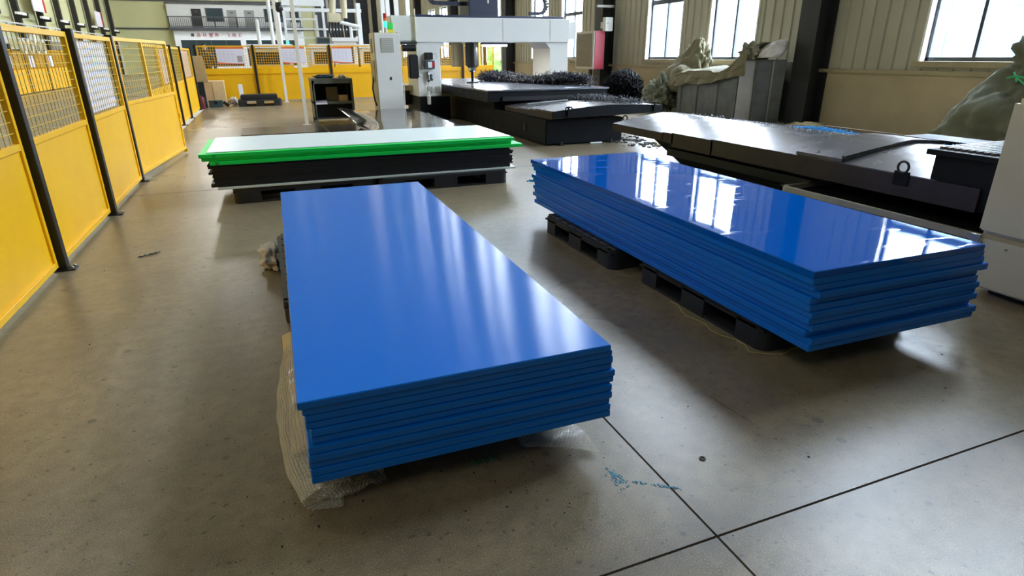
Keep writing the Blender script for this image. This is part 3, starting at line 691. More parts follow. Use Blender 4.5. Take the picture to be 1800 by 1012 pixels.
for i in range(4):
    tag(MB().torus((-9.2, 33+.9*i, 1.95), .26, .07, 'x').build('hose_coil', 'machine_cream'), 'pale hose coil hung on top of the far fence, %s towards the office' % ordn(i).replace('top', 'first'), 'hose', 'hose coils on the far fence')
    box('hook', 'black_steel', -9.75, -9.15, 33+.9*i-.02, 33+.9*i+.02, 1.80, 1.84, bpy.data.objects[[o.name for o in bpy.data.objects if o.name.startswith('hose_coil')][-1]])
# ------------------------------------------------------------------ things at the far corner of the walkway
cb = empty('cardboard_box', (-1.55, 22.8, 0), 'large cardboard box on the floor against the yellow fence corner', 'box')
box('body', 'cardboard', -1.92, -1.18, 22.4, 23.2, 0, .74, cb, bevel=.01); box('flap', 'cardboard_light', -1.50, -1.16, 22.385, 22.4, .02, .76, cb); box('lid', 'cardboard_light', -1.93, -1.17, 22.39, 23.21, .74, .765, cb)
lb_ = MB().bar((-1.80, 21.9, .76), (-1.83, 21.6, 1.52), .5, .012).build('cardboard_sheet', 'cardboard_light', loc=(-1.8, 21.9, .76)); tag(lb_, 'flat cardboard piece leaning on the yellow fence above the box', 'cardboard')
st = MB().box(-1.90, -1.70, 21.75, 21.95, 0, .77).build('dark_stand', 'bench_dark'); tag(st, 'narrow dark stand behind the red extinguisher', 'stand')
fe = empty('fire_extinguisher', (-1.80, 21.4, 0), 'dark red fire extinguisher standing beside the cardboard box', 'fire extinguisher')
MB().lathe((-1.80, 21.4, 0), [(.075, 0), (.08, .02), (.08, .30), (.05, .35), (.025, .37), (.025, .40)], 16).build('cylinder', 'ext_red', fe, smooth=True)
MB().box(-1.83, -1.74, 21.385, 21.415, .40, .42).build('handle', 'plastic_black', fe); MB().tube([(-1.78, 21.4, .39), (-1.70, 21.36, .33), (-1.70, 21.34, .12)], .012).build('hose', 'plastic_black', fe)
tb = empty('toolbox', (-1.45, 22.0, 0), 'grey green toolbox on floor in front of the cardboard box', 'toolbox')
box('body', 'toolbox', -1.66, -1.26, 21.95, 22.15, 0, .15, tb, bevel=.012); box('lid', 'toolbox', -1.67, -1.25, 21.94, 22.16, .15, .2, tb, bevel=.012); box('latch', 'plastic_black', -1.49, -1.42, 21.93, 21.95, .1, .18, tb)
ob = empty('open_carton', (-1.08, 22.1, 0), 'small open carton on the floor beside the toolbox', 'box')
box('base', 'cardboard_light', -1.2, -.98, 22.0, 22.2, 0, .05, ob); MB().bar((-1.2, 22.0, .05), (-1.14, 22.0, .12), .02, .2).build('flap', 'bench_dark', ob); MB().bar((-.98, 22.1, .05), (-.9, 22.1, .1), .2, .01).build('flap', 'paper_white', ob)
o1 = pallet(-.80, .51, 21.75, 22.75, .2, 'lower black plastic pallet on floor before the yellow fence', 'black pallets before the yellow fence')
tag(box('black_block', 'pallet_black', -.72, .40, 21.95, 22.65, .205, .34, bevel=.02), 'black plastic block lying on the pallet before the yellow fence', 'block')
tag(box('white_offcut', 'pvc_white', -.78, -.64, 23.3, 23.36, 0, .62, bevel=.01), 'narrow white panel leaning upright behind the black pallet', 'offcut')
tag(blob('crumpled_film', 'bag_white', (-.98, 22.9, .1), (.16, .16, .15), .5, 4), 'crumpled white plastic film beside the black pallet', 'film')
# ------------------------------------------------------------------ white poles
for (x, y, r, h, lb) in ((.842, 15.24, .04, 4.6, 'thin cream pole standing beside the workbench'), (.71, 23.3, .045, 4.6, 'white pole standing just before the yellow fence')):
    e = empty('white_pole', (x, y, 0), lb, 'pole'); MB().box(x-r, x+r, y-r, y+r, .01, h).build('shaft', 'pvc_cream', e, bevel=.004); box('foot', 'pvc_cream', x-.09, x+.09, y-.09, y+.09, 0, .012, e)
for i, (x, y) in enumerate(((.70, 30), (1.05, 30.5), (.15, 30.6))):
    e = empty('white_pole', (x, y, 0), ['tall white pole behind the fence, the one with a black camera', 'tall white pole behind the fence, in the middle of three', 'short bundle pole behind the fence'][i], 'pole')
    MB().tube([(x, y, 0), (x, y, [5.5, 5.5, 3.0][i])], .075).build('shaft', 'pvc_white', e)
    if i == 0: blob('camera', 'plastic_black', (x+.4, y-.1, 3.45), (.17, .17, .2), .4, 9, e, sub=3, flat=False); MB().bar((x, y, 3.45), (x+.4, y-.1, 3.45), .05).build('arm', 'pvc_white', e)
# ------------------------------------------------------------------ workbench
bx0, bx1, by0, by1 = 1.06, 1.98, 15.25, 16.15
wb = empty('workbench', ((bx0+bx1)/2, (by0+by1)/2, 0), 'grey steel workbench with open shelf in front of yellow fence', 'workbench')
box('top', 'bench_grey', bx0, bx1, by0, by1, .97, 1.01, wb, bevel=.004); box('front_rail', 'bench_grey', bx0, bx1, by0, by0+.03, .90, .97, wb)
box('side_panel', 'bench_grey', bx0, bx0+.02, by0, by1, .1, .97, wb); box('side_panel', 'bench_dark', bx1-.02, bx1, by0+.06, by1, .1, .97, wb); box('back_panel', 'bench_dark', bx0, bx1, by1-.02, by1, .1, .97, wb)
for x in (bx0, bx1-.05):
    for y in (by0, by1-.05): box('leg', 'bench_grey', x, x+.05, y, y+.05, 0, .97, wb)
box('shelf', 'bench_grey', bx0, bx1, by0+.02, by1, .44, .50, wb); box('lower_panel', 'bench_dark', bx0+.03, bx1-.03, by0+.25, by0+.27, .12, .44, wb); box('bottom_shelf', 'bench_grey', bx0, bx1, by0+.02, by1, .1, .13, wb)
tag(box('small_carton', 'cardboard', 1.66, 1.86, 15.4, 15.6, .50, .63, bevel=.004), 'small brown carton on the workbench shelf', 'box')
tag(box('wooden_block', 'machine_beige', 1.4, 1.68, 15.8, 15.95, .50, .80, bevel=.004), 'brown block standing at the back of workbench shelf', 'block')
tag(MB().grid(lambda u, v: (1.10+.26*u, 15.22+.3*v, .503+.02*u*v+(-.06*(1-v*4) if v < .25 else 0)), 8, 8, thick=(0, 0, .002)).build('paper_sheet', 'paper_white'), 'white paper hanging over the workbench shelf edge', 'paper')
tag(blob('folded_cloth', 'blue_cloth', (1.38, 15.6, 1.045), (.24, .2, .05), .3, 5), 'dark blue folded cloth on top of the workbench', 'cloth')
tag(blob('crumpled_film', 'bag_white', (1.78, 15.5, 1.04), (.09, .08, .045), .5, 6), 'crumpled pale film on top of the workbench', 'film')
# ------------------------------------------------------------------ electrical cabinet
cx0, cx1, cy0, cy1 = 2.40, 2.98, 14.3, 14.9
ec = empty('electrical_cabinet', ((cx0+cx1)/2, (cy0+cy1)/2, 0), 'tall off-white electrical cabinet left of the gantry machine'.replace('left of', 'beside'), 'cabinet')
box('body', 'machine_cream', cx0, cx1, cy0, cy1, .02, 1.97, ec, bevel=.01)
d = box('door', 'machine_white', cx0+.015, cx1-.005, cy0-.025, cy0, .05, 1.95, ec, bevel=.006)
vt = box('vent', 'vent_grey', cx0+.14, cx0+.42, cy0-.035, cy0-.025, 1.56, 1.86, d)
for k in range(7): box('louvre', 'light_grey', cx0+.15, cx0+.41, cy0-.042, cy0-.034, 1.585+.04*k, 1.60+.04*k, ec)
box('lock', 'plastic_black', cx0+.30, cx0+.33, cy0-.04, cy0-.024, .99, 1.05, d)
box('side_hatch', 'bench_grey', cx0-.01, cx0, cy0+.25, cy0+.4, 1.55, 1.85, ec); box('side_handle', 'machine_beige', cx0-.02, cx0, cy0+.12, cy0+.55, .95, 1.4, ec)
MB().tube([(cx0-.02, cy0+.3, 1.05), (cx0-.07, cy0+.25, .8), (cx0-.05, cy0+.2, .55), (cx0-.01, cy0+.2, .42)], .018).build('cable', 'plastic_black', ec)
tw = empty('signal_tower', (cx0+.33, cy0+.25, 1.97), 'small red and green signal light tower on the white cabinet', 'signal light')
for z0, z1, mm, nm in ((0, .12, 'light_grey', 'base'), (.12, .24, 'green_glow', 'green_lamp'), (.24, .30, 'orange_print', 'amber_lamp'), (.30, .40, 'red_lens', 'red_lamp')):
    MB().lathe((cx0+.33, cy0+.25, 1.97+z0), [(.038, 0), (.038, z1-z0-.004), (.03, z1-z0)], 14).build(nm, mm, tw, smooth=False)
# ------------------------------------------------------------------ gantry milling machine
gm = empty('gantry_milling_machine', (5.5, 13, 0), 'large white gantry milling machine with black bed and steel table', 'machine')
MB().box(4.47, 6.0, 9.72, 18.0, .02, .44).build('bed_base', 'bed_black', gm, bevel=.01)
box('bed_foot', 'bed_black', 4.55, 5.9, 9.80, 17.9, 0, .02, gm); box('side_base', 'bed_black', 6.0, 6.6, 11.2, 18, 0, .5, gm)
box('plug', 'plastic_black', 4.455, 4.47, 10.6, 10.72, .18, .30, gm)
for x in (4.75, 5.75): MB().lathe((x, 9.66, 0), [(.05, 0), (.05, .02), (.02, .03), (.02, .07)], 10).build('levelling_foot', 'dull_steel', gm)
def gable(x0, xr, x1, z0, zr, z1, th):
    n = 10; top = []
    for i in range(n+1):
        t = i/n
        if t <= .5: s = t/.5; x = x0+(xr-x0)*s; z = z0+(zr-z0)*(1-(1-s)**1.35)
        else: s = (t-.5)/.5; x = xr+(x1-xr)*s; z = zr+(z1-zr)*s**1.5
        top.append((x, z))
    return top, [(x1, z1-th), (x0, z0-th)]
def cover(mb, a, b, dz, x0, xr, x1, z0, zr, z1, th, ex=0):
    t, lo = gable(x0-ex, xr, x1+ex, z0+dz, zr+dz, z1+dz, th); return mb.prism(t+lo, 'y', a, b)
for k, (a, b) in enumerate(((9.56, 10.3), (10.25, 10.62), (10.57, 11.2), (11.15, 11.95))):
    cover(MB(), a, b, -.02*k, 4.53, 5.62, 6.66, .592, .672, .63, .125, ex=-.012*k).build('cover_section', 'way_cover', gm)
    MB().box(4.515-.0+.012*k, 4.535+.012*k, a+.02, b-.02, .455, .57-.02*k).build('cover_skirt', 'way_skirt', gm)
cover(MB(), 9.50, 9.56, .004, 4.51, 5.62, 6.69, .592, .672, .63, .115).build('front_lip', 'bed_black', gm)
for x, z in ((4.78, .60), (6.5, .63)):
    h = MB().box(x-.012, x+.012, 9.47, 9.50, z-.09, z+.06).build('lip_hook', 'bed_black', gm); MB().tube([(x-.07, 9.47, z+.03), (x-.045, 9.47, z+.06), (x, 9.47, z+.065), (x+.045, 9.47, z+.06), (x+.07, 9.47, z+.03)], .012).build('hook_arms', 'bed_black', h)
MB().torus((5.99, 9.62, .42), .045, .012, 'y').build('lifting_ring', 'dull_steel', gm)
MB().tube([(4.7, 11.1, .60), (5.5, 10.95, .66)], .022, 8).build('round_bar', 'rib_bright', gm)
MB().box(4.20, 6.95, 11.95, 18.6, .60, .80).build('table', 'bed_black', gm, bevel=.006); box('table_top', 'table_steel', 4.18, 6.98, 11.92, 18.62, .80, .835, gm, bevel=.004)
box('front_gap', 'plastic_black', 4.5, 6.7, 11.9, 11.96, .62, .70, gm)
for x in (4.42, 4.95, 5.48, 6.01, 6.54): MB().box(x-.028, x+.028, 12.05, 18.5, .8352, .8375).build('table_slot', 'navy', gm)
box('table_frame', 'bed_black', 4.5, 6.9, 12.4, 18, .44, .60, gm)
box('pedestal', 'bed_black', 3.50, 4.25, 14.9, 16.3, 0, .56, gm, bevel=.01); box('pedestal', 'bed_black', 6.97, 7.6, 14.9, 16.3, 0, .56, gm, bevel=.01)
MB().prism([(3.50, .56), (4.07, .56), (4.07, 1.64), (4.21, 1.79), (3.50, 1.79)], 'y', 15.0, 16.1).build('column', 'machine_white', gm, bevel=.008)
MB().prism([(7.50, .56), (6.98, .56), (6.98, 1.64), (6.84, 1.79), (7.50, 1.79)], 'y', 15.0, 16.1).build('column', 'machine_white', gm, bevel=.008)
box('beam', 'machine_white', 3.50, 7.50, 14.96, 15.95, 1.79, 2.33, gm, bevel=.008)
box('beam_seam', 'vent_grey', 5.68, 5.686, 14.955, 14.961, 1.80, 2.32, gm); box('beam_seam', 'vent_grey', 6.96, 6.966, 14.955, 14.961, 1.80, 2.32, gm)
box('drive_housing', 'machine_white', 2.93, 3.50, 15.0, 15.9, 1.80, 2.36, gm, bevel=.03); box('drive_housing', 'machine_white', 7.50, 7.76, 15.1, 15.8, 1.86, 2.27, gm, bevel=.006)
MB().tube([(3.49, 14.94, 2.5), (3.49, 14.94, 1.5), (3.46, 14.9, 1.1), (3.56, 14.9, 1.02)], .02).build('conduit', 'machine_cream', gm)
box('rail_cap', 'navy', 3.48, 7.35, 15.0, 15.9, 2.33, 2.385, gm, bevel=.006)
box('carriage', 'navy', 4.88, 5.62, 15.1, 15.9, 2.385, 3.05, gm, bevel=.01); box('carriage_window', 'lamp_glow' if False else 'machine_white', 5.34, 5.38, 15.09, 15.1, 2.66, 2.9, gm)
ch = MB()
path = [(4.95-.06*i, 2.66) for i in range(14)] + [(4.13-.16*sin(t*.3), 2.66+.16*(1-cos(t*.3))) for t in range(1, 6)] + [(3.97, 2.86+.06*i) for i in range(8)]
for (x, z), (x2, z2) in zip(path, path[1:]): ch.bar((x, 15.4, z), (x+(x2-x)*.9, 15.4, z+(z2-z)*.9), .1, .085)
ch.build('cable_chain', 'navy', gm, kind='stuff')
ch = MB(); path = [(5.6+.06*i, 2.86) for i in range(21)] + [(6.86+.19*sin(t*.32), 2.67+.19*cos(t*.32)) for t in range(1, 10)] + [(6.8-.06*i, 2.47) for i in range(5)]
for (x, z), (x2, z2) in zip(path, path[1:]): ch.bar((x, 15.4, z), (x+(x2-x)*.85, 15.4, z+(z2-z)*.85), .1, .075)
ch.build('cable_chain', 'navy', gm, kind='stuff')
sp = MB().lathe((4.98, 15.3, 1.2), [(.1, 0), (.165, .05), (.165, .6)], 20).build('spindle', 'plastic_black', gm, smooth=False)
MB().lathe((4.97, 15.3, 1.10), [(.05, 0), (.095, .03), (.1, .1)], 18).build('spindle_nose', 'chrome', sp); MB().lathe((4.97, 15.3, .86), [(.03, 0), (.035, .24)], 12).build('tool', 'bed_black', sp); MB().lathe((4.97, 15.3, .838), [(.15, 0), (.15, .02), (.06, .03)], 20).build('tool_disc', 'bed_black', sp)
box('guard', 'machine_beige', 4.55, 4.80, 15.5, 15.75, 1.22, 1.79, gm, bevel=.02)
lm = box('work_lamp', 'navy', 5.16, 5.84, 15.02, 15.12, 1.735, 1.785, gm, bevel=.006); box('lamp_tube', 'lamp_glow', 5.18, 5.82, 15.03, 15.11, 1.69, 1.735, lm)
L = bpy.data.lights.new('work_lamp_light', 'AREA'); L.shape = 'RECTANGLE'; L.size = .6; L.size_y = .08; L.energy = 14
lo = bpy.data.objects.new('work_lamp_light', L); COL.objects.link(lo); lo.location = (5.5, 15.07, 1.68)
pu = box('pneumatic_unit', 'plastic_black', 3.68, 3.86, 14.86, 15.0, 1.40, 1.56, gm, bevel=.01); box('valve_block', 'dark_grey', 3.66, 3.90, 14.88, 15.0, 1.19, 1.38, pu, bevel=.01); box('rating_plate', 'white_hdpe', 3.73, 3.83, 14.865, 14.88, 1.22, 1.35, pu); box('red_label', 'red_lens', 3.84, 3.90, 14.87, 14.88, 1.24, 1.34, pu)
fr_ = MB().lathe((3.74, 14.93, .90), [(.02, 0), (.045, .04), (.045, .2), (.03, .24)], 12).build('filter_bowl', 'dull_steel', gm); MB().lathe((3.82, 14.93, .92), [(.02, 0), (.035, .04), (.035, .16)], 12).build('filter_bowl', 'dull_steel', gm)
MB().add(*[(lambda n=16: ([(3.75, 14.87, 1.09)]+[(3.75+.035*cos(2*pi*k/n), 14.87, 1.09+.035*sin(2*pi*k/n)) for k in range(n)], [(0, k+1, (k+1) % n+1) for k in range(n)]))()][0]).build('gauge_dial', 'paper_white', fr_)
MB().tube([(3.70, 14.9, 1.45), (3.60, 14.9, 1.35), (3.66, 14.9, 1.22)], .01).build('hose', 'plastic_black', gm); MB().tube([(3.86, 14.9, 1.5), (3.94, 14.88, 1.55), (3.97, 14.9, 1.46), (3.9, 14.9, 1.38)], .006).build('hose', 'vent_grey', gm); MB().tube([(3.74, 14.93, .9), (3.72, 14.92, .7)], .006).build('hose', 'vent_grey', gm)
box('black_housing', 'plastic_black', 3.28, 3.50, 14.85, 15.1, .98, 1.52, gm, bevel=.025); MB().tube([(3.15, 14.95, 1.66), (3.46, 14.95, 1.66)], .075, 14).build('motor', 'plastic_black', gm); box('motor_bracket', 'dull_steel', 3.1, 3.5, 14.9, 15.2, 1.74, 1.80, gm)
for x in (3.78, 3.98): 
    b = box('clamp_pocket', 'vent_grey', x-.06, x+.06, 14.985, 15.002, .64, .79, gm, bevel=.004)
MB().lathe((3.72, 14.92, .38), [(.045, 0), (.05, .02), (.05, .2), (.03, .22), (.03, .30)], 12).build('levelling_jack', 'machine_white', gm)
box('side_rail', 'machine_beige', 3.05, 3.55, 15.6, 17.5, .68, .80, gm); box('side_motor', 'bench_dark', 3.25, 3.5, 16.0, 16.6, .3, .68, gm, bevel=.03); MB().tube([(3.2, 15.2, .9), (3.12, 14.9, .4), (3.08, 14.6, .02)], .012).build('air_hose', 'bag_white', gm)
tp = empty('yellow_tower', (2.93+.06, 15.2, 2.36), 'green and yellow stack light beside the white drive housing', 'signal light')
box('yellow_base', 'yellow_lens', 2.84, 2.99, 14.96, 14.998, 1.98, 2.05, tp, bevel=.006); box('green_lens', 'green_box', 2.86, 2.98, 14.965, 14.998, 2.06, 2.20, tp, bevel=.01)
MB().tube([(3.05, 14.97, 2.0), (3.12, 14.95, 1.9)], .012).build('cable', 'plastic_black', tp)
# swarf on the table and beside the machine: far too many curls to count
def swarf(name, m, n, pos, label, size=.05, r=.0035, seed=1):
    rr = random.Random(seed); mb = MB()
    for i in range(n):
        c = Vector(pos(rr)); a = rr.random()*6.28; ph = rr.random()*6.28; R_ = size*rr.uniform(.4, 1.2); ax = Vector((rr.gauss(0, 1), rr.gauss(0, 1), rr.gauss(0, .7))).normalized(); bx_ = ax.orthogonal().normalized(); by_ = ax.cross(bx_)
        pts = []
        for k in range(5):
            t = a+k*rr.uniform(.7, 1.1); p = c+(bx_*cos(t)+by_*sin(t))*R_+ax*(k*.35*R_); p.z = max(p.z, .004); pts.append(p)
        for p, q in zip(pts, pts[1:]):
            if (q-p).length > 1e-4:
                d = (q-p); s = d.cross(Vector((0, 0, 1))); s = s.normalized()*r*2 if s.length > 1e-6 else Vector((r*2, 0, 0))
                mb.add([p-s, p+s, q+s, q-s, p+Vector((0, 0, r*2))], [(0, 1, 2, 3), (0, 1, 4), (1, 2, 4), (2, 3, 4), (3, 0, 4)])
    o = mb.build(name, m); return tag(o, label, 'swarf', kind='stuff')
def strip(rr):
    t = rr.random(); x = 5.62+1.28*t+rr.gauss(0, .07); y = 15.9-3.3*t+rr.gauss(0, .16)+.8*rr.random(); h = (.20+.07*sin(t*9))*rr.random()**.8*max(.15, 1-abs(rr.random()-.5)); return (min(x, 6.92), y, .85+h)
swarf('swarf_heap', 'swarf', 9000, strip, 'long heap of curly black plastic swarf on the steel table', .042, .0035, 3)
def ball(rr):
    v = Vector((rr.gauss(0, 1), rr.gauss(0, 1), rr.gauss(0, 1))).normalized()*rr.random()**.25
    return (10.3+v.x*.56, 16.75+v.y*.56, max(.02, .46+v.z*.58))
swarf('swarf_ball', 'swarf_dark', 9000, ball, 'big round ball of black plastic swarf on floor by the wall', .07, .005, 5)
def cov(rr):
    t = rr.random(); return (5.9+.75*rr.random(), 9.8+1.9*t, .665+.05*rr.random()-.02*rr.random())
swarf('swarf_scatter', 'swarf', 700, cov, 'loose black swarf scattered over the arched way cover', .035, .003, 8)
def flo(rr):
    d = abs(rr.gauss(0, 1)); return (6.25+rr.gauss(0, .22), 9.5+rr.gauss(0, .45), .01)
rr = random.Random(4); mb = MB()
for i in range(150):
    x, y, z = flo(rr); s = rr.uniform(.006, .03); mb.box(x-s, x+s, y-s*.7, y+s*.7, 0, s*.8)
tag(mb.build('plastic_crumbs', 'crumbs_black'), 'black plastic crumbs on the floor between the two machines', 'crumbs', kind='stuff')
tag(MB().tube([(6.25, 9.0, .03), (6.62, 9.25, .03)], .03, 10).build('cardboard_tube', 'machine_cream'), 'short pale tube lying among the black crumbs', 'tube')
tag(MB().tube([(5.3, 9.62, .02), (5.52, 9.6, .02)], .018, 10).build('white_fitting', 'white_hdpe'), 'small white fitting on floor at the foot of the black bed', 'fitting')
# ------------------------------------------------------------------ long dark machine with telescopic covers
mm = empty('covered_machine_bed', (5.9, 5.5, 0), 'long dark machine bed with telescopic steel covers beside the mirror glossy blue sheets', 'machine')
MB().prism([(7.34, 0), (8.25, .34), (8.3, .42), (1.2, .42), (1.2, 0)], 'x', 5.54, 7.1).build('base', 'bed_black', mm, bevel=.008)
box('guide_way', 'bed_black', 5.36, 5.54, 1.2, 7.6, .26, .33, mm); box('guide_way', 'plastic_black', 5.42, 5.54, 1.2, 7.5, .10, .2, mm)
MB().lathe((5.53, 6.25, .2), [(.05, -.02), (.05, .02)], 12).build('cap', 'plastic_black', mm)
for k, (a, b, dz, th, mt) in enumerate(((7.02, 8.37, 0, .10, 'way_cover'), (6.80, 7.05, .010, .12, 'way_cover'), (6.0, 6.84, .020, .17, 'way_cover'), (4.68, 6.04, .030, .175, 'way_cover'))):
    cover(MB(), a, b, dz, 5.0, 5.92, 6.9, .494, .625, .50, th).build('cover_section', mt, mm)
    box('cover_skirt', 'way_skirt', 4.992, 5.004, a+.004, b-.004, .494+dz-th-.01, .492+dz, mm)
cover(MB(), 3.25, 4.70, 0, 5.0, 5.92, 6.9, .525, .655, .53, .06).build('end_table', 'way_cover', mm); box('table_skirt', 'way_skirt', 4.99, 5.004, 2.9, 4.70, .335, .52, mm)
cover(MB(), 4.16, 4.20, 0, 5.03, 5.92, 6.85, .585, .685, .56, .08).build('channel_edge', 'dull_steel', mm)
cover(MB(), 4.17, 4.72, 0, 5.0, 5.92, 6.88, .560, .692, .56, .03).build('channel_plate', 'way_cover', mm)
box('back_rail', 'bed_black', 6.5, 6.9, 2.6, 4.7, .525, .64, mm)
MB().lathe((5.08, 4.52, .582), [(.012, 0), (.012, .006)], 10).build('bolt_hole', 'plastic_black', mm)
lg = box('lug', 'bed_black', 4.975, 4.992, 3.47, 3.61, .43, .55, mm, bevel=.004); MB().torus((4.984, 3.54, .585), .048, .011, 'x', 24, 8).build('lug_ring', 'plastic_black', lg)
MB().prism([(5.02, .335), (5.02, .72), (6.9, .72), (6.9, .335)], 'y', 2.42, 3.32).build('bellows_box', 'bed_black', mm, bevel=.004); box('bellows_lip', 'bed_black', 4.97, 6.9, 2.42, 3.37, .72, .765, mm, bevel=.004)
for k in range(16): MB().box(5.05, 6.88, 2.45+.056*k, 2.45+.056*k+.034, .765, .785).build('bellows_fold', 'way_cover', mm, bevel=.004)
tr_ = MB().box(4.76, 5.5, 2.44, 4.56, .20, .212).build('chip_tray', 'bed_black', mm)
box('tray_rim', 'alu_rail', 4.73, 4.765, 2.44, 4.60, .20, .255, mm, bevel=.003); box('tray_rim', 'alu_rail', 4.73, 5.5, 4.56, 4.60, .20, .255, mm, bevel=.003)
for k in range(9): MB().lathe((4.748, 2.6+.23*k, .2551), [(.006, 0), (.005, .003)], 8).build('rim_screw', 'dark_grey', mm)
for y in (2.7, 4.4): box('tray_bracket', 'bed_black', 5.2, 5.54, y-.03, y+.03, .12, .2, mm)
rr = random.Random(11)
def pel(name, m, n, f, s, label):
    mb = MB()
    for i in range(n):
        x, y, z = f(rr); q = s*rr.uniform(.6, 1.2); mb.add([(x-q, y, z), (x+q, y, z), (x, y-q, z), (x, y+q, z), (x, y, z+q), (x, y, z-q*.5)], [(0, 2, 4), (2, 1, 4), (1, 3, 4), (3, 0, 4), (0, 2, 5), (2, 1, 5), (1, 3, 5), (3, 0, 5)])
    tag(mb.build(name, m), label, 'pellets', kind='stuff')
def hp(r_):
    t = r_.random(); return (6.1+r_.gauss(0, .05), 5.0+.85*t+r_.gauss(0, .03), .635+.035*r_.random()*sin(t*pi))
pel('blue_pellets', 'pellet_blue', 700, hp, .014, 'small heap of bright blue plastic pellets on the dark machine cover')
pel('white_pellets', 'pellet_white', 160, lambda r_: (5.95+r_.gauss(0, .1), 4.5+3.2*r_.random(), .655), .011, 'pale pellets sprinkled along the ridge of the dark machine cover')
pel('blue_pellets', 'pellet_blue', 120, lambda r_: (6.0+.45*r_.random(), 3.3+.7*r_.random(), .66-.05*r_.random()+.02*r_.random()), .011, 'thin line of blue pellets beside the black bellows box')
# ------------------------------------------------------------------ white machine cabinet at the edge of the frame
wc = empty('machine_cabinet', (4.7, 1.6, 0), 'off-white machine cabinet with scuffed side beside the black bellows box', 'cabinet')
MB().box(4.20, 5.3, .6, 2.40, .395, 1.235).build('body', 'machine_cream', wc, bevel=.03); MB().box(4.205, 5.3, .6, 2.35, .05, .385).build('lower_body', 'machine_cream', wc, bevel=.012)
box('seam_strip', 'machine_beige', 4.215, 5.3, .6, 2.36, .37, .40, wc); box('plinth', 'plastic_black', 4.3, 5.3, .7, 2.28, 0, .06, wc); box('rail_end', 'alu_rail', 4.19, 4.215, 2.36, 2.42, .30, .39, wc)
for k in range(2): MB().lathe((4.2, 2.2-.12*k, .33), [(.004, 0), (.008, .004), (.008, .012)], 8).build('screw', 'machine_beige', wc)
# ------------------------------------------------------------------ along the wall: bins, tarps, bags
mb_ = empty('metal_bin', (10.6, 12.4, 0), 'grey corrugated metal bin under the green tarp', 'bin')
box('front_panel', 'galvanised', 10.07, 10.10, 11.5, 13.7, .02, .96, mb_); box('side_panel', 'galvanised', 10.1, 11.2, 11.5, 11.53, .02, .96, mb_); box('far_panel', 'galvanised', 10.1, 11.2, 13.67, 13.7, .02, .96, mb_); box('back_panel', 'galvanised', 11.17, 11.2, 11.5, 13.7, .02, .96, mb_)
box('bin_floor', 'galvanised', 10.07, 11.2, 11.5, 13.7, 0, .03, mb_)
for y in (12.15, 12.9, 13.55): MB().prism([(10.075, y-.05), (10.04, y-.02), (10.04, y+.02), (10.075, y+.05)], 'z', .02, .95).build('panel_rib', 'galvanised', mb_)
mc = empty('sheet_locker', (10.5, 11.0, 0), 'tall grey metal sheet bin beside the black column', 'bin')
def q_(t, o=0): # front edge line
    a = Vector((10.05, 11.44, 0)); b = Vector((10.88, 10.95, 0)); d = (b-a).normalized(); n = Vector((d.y, -d.x, 0)); p = a+(b-a)*t+n*o; return (p.x, p.y)
for k, (t0, t1, mt) in enumerate(((0, .36, 'galv_light'), (.36, .72, 'galvanised'), (.72, 1.0, 'galvanised'))):
    MB().prism([q_(t0, 0), q_(t1, 0), q_(t1, -.03), q_(t0, -.03)], 'z', .02, 1.33).build('front_panel', mt, mc)
for k, t in enumerate((.36, .72)): MB().prism([q_(t-.02, .002), q_(t-.01, .035), q_(t+.02, .035), q_(t+.03, .002)], 'z', .02, 1.33).build('panel_rib', 'rib_bright' if k else 'galvanised', mc)
MB().prism([q_(0, .0), q_(1, .0), (11.3, 11.0), (11.3, 11.44)], 'z', 0, .02).build('locker_floor', 'galvanised', mc); MB().prism([q_(0, .03), q_(1, .03), q_(1, -.06), q_(0, -.06)], 'z', 1.33, 1.36).build('top_rim', 'galvanised', mc); box('back_panel', 'galvanised', 11.27, 11.3, 11.0, 11.46, .02, 1.3, mc)
def tarp1(u, v):
    # u along the bin (far -> near), v from the back over the rim and down the front
    y = 13.72-2.52*u; top = 1.06+.22*u*u+.42*max(0, (u-.62)/.38)**1.5+.05*sin(u*6)
    hem = .72+.30*u+.02*sin(u*9); L1 = .45
    if v < L1: x = 10.85-.82*(v/L1); z = top-.05+.09*sin(v/L1*pi)
    else:
        s = (v-L1)/(1-L1); fold = abs(sin(u*15+.8*s)); x = 10.0-.07*s*fold-.03*s; z = top-.02-(top-hem)*s
    n = noise.fractal(Vector((u*5, v*4, 2.2)), 1, 2, 4); return (x+.05*n, y+.05*noise.noise(Vector((u*6, v*6, 8))), z+.06*n)
tag(MB().grid(tarp1, 60, 36, thick=(.004, 0, -.006)).build('tarp', 'tarp', smooth=True), 'olive green tarp draped over the corrugated metal bin', 'tarp')
tag(blob('tarp_bundle', 'tarp', (10.20, 11.36, 1.50), (.2, .2, .2), .6, 21, freq=2.4), 'crumpled end of olive tarp standing up beside window', 'tarp')
def cone(q):
    t = (q.z+1)/2; s = 1.15-.78*t; return Vector((q.x*s+.25*t, q.y*s-.55*t, q.z))
tag(blob('tarp_cover', 'tarp', (10.72, 14.6, .95), (.6, 1.15, .92), .3, 31, freq=2.0, sub=5, shape=cone), 'olive green tarp heaped like a tent against the wall under the windows', 'tarp')
tag(blob('bulk_bag', 'tarp', (10.35, 13.95, .83), (.34, .36, .40), .16, 33, freq=1.5), 'smooth full green bag leaning on the tarp tent', 'bag')
tag(blob('crumpled_bag', 'bag_green', (10.05, 14.45, .36), (.36, .5, .5), .55, 35, freq=2.6, sub=5), 'crumpled pale green bag on the floor below the full bag', 'bag')
tag(blob('white_sack', 'bag_white', (10.60, 11.12, 1.53), (.40, .24, .19), .2, 41, freq=2.2, shape=lambda q: Vector((q.x, q.y, q.z+.9*q.x))), 'white folded sack lying on top of the tall metal bin', 'sack')
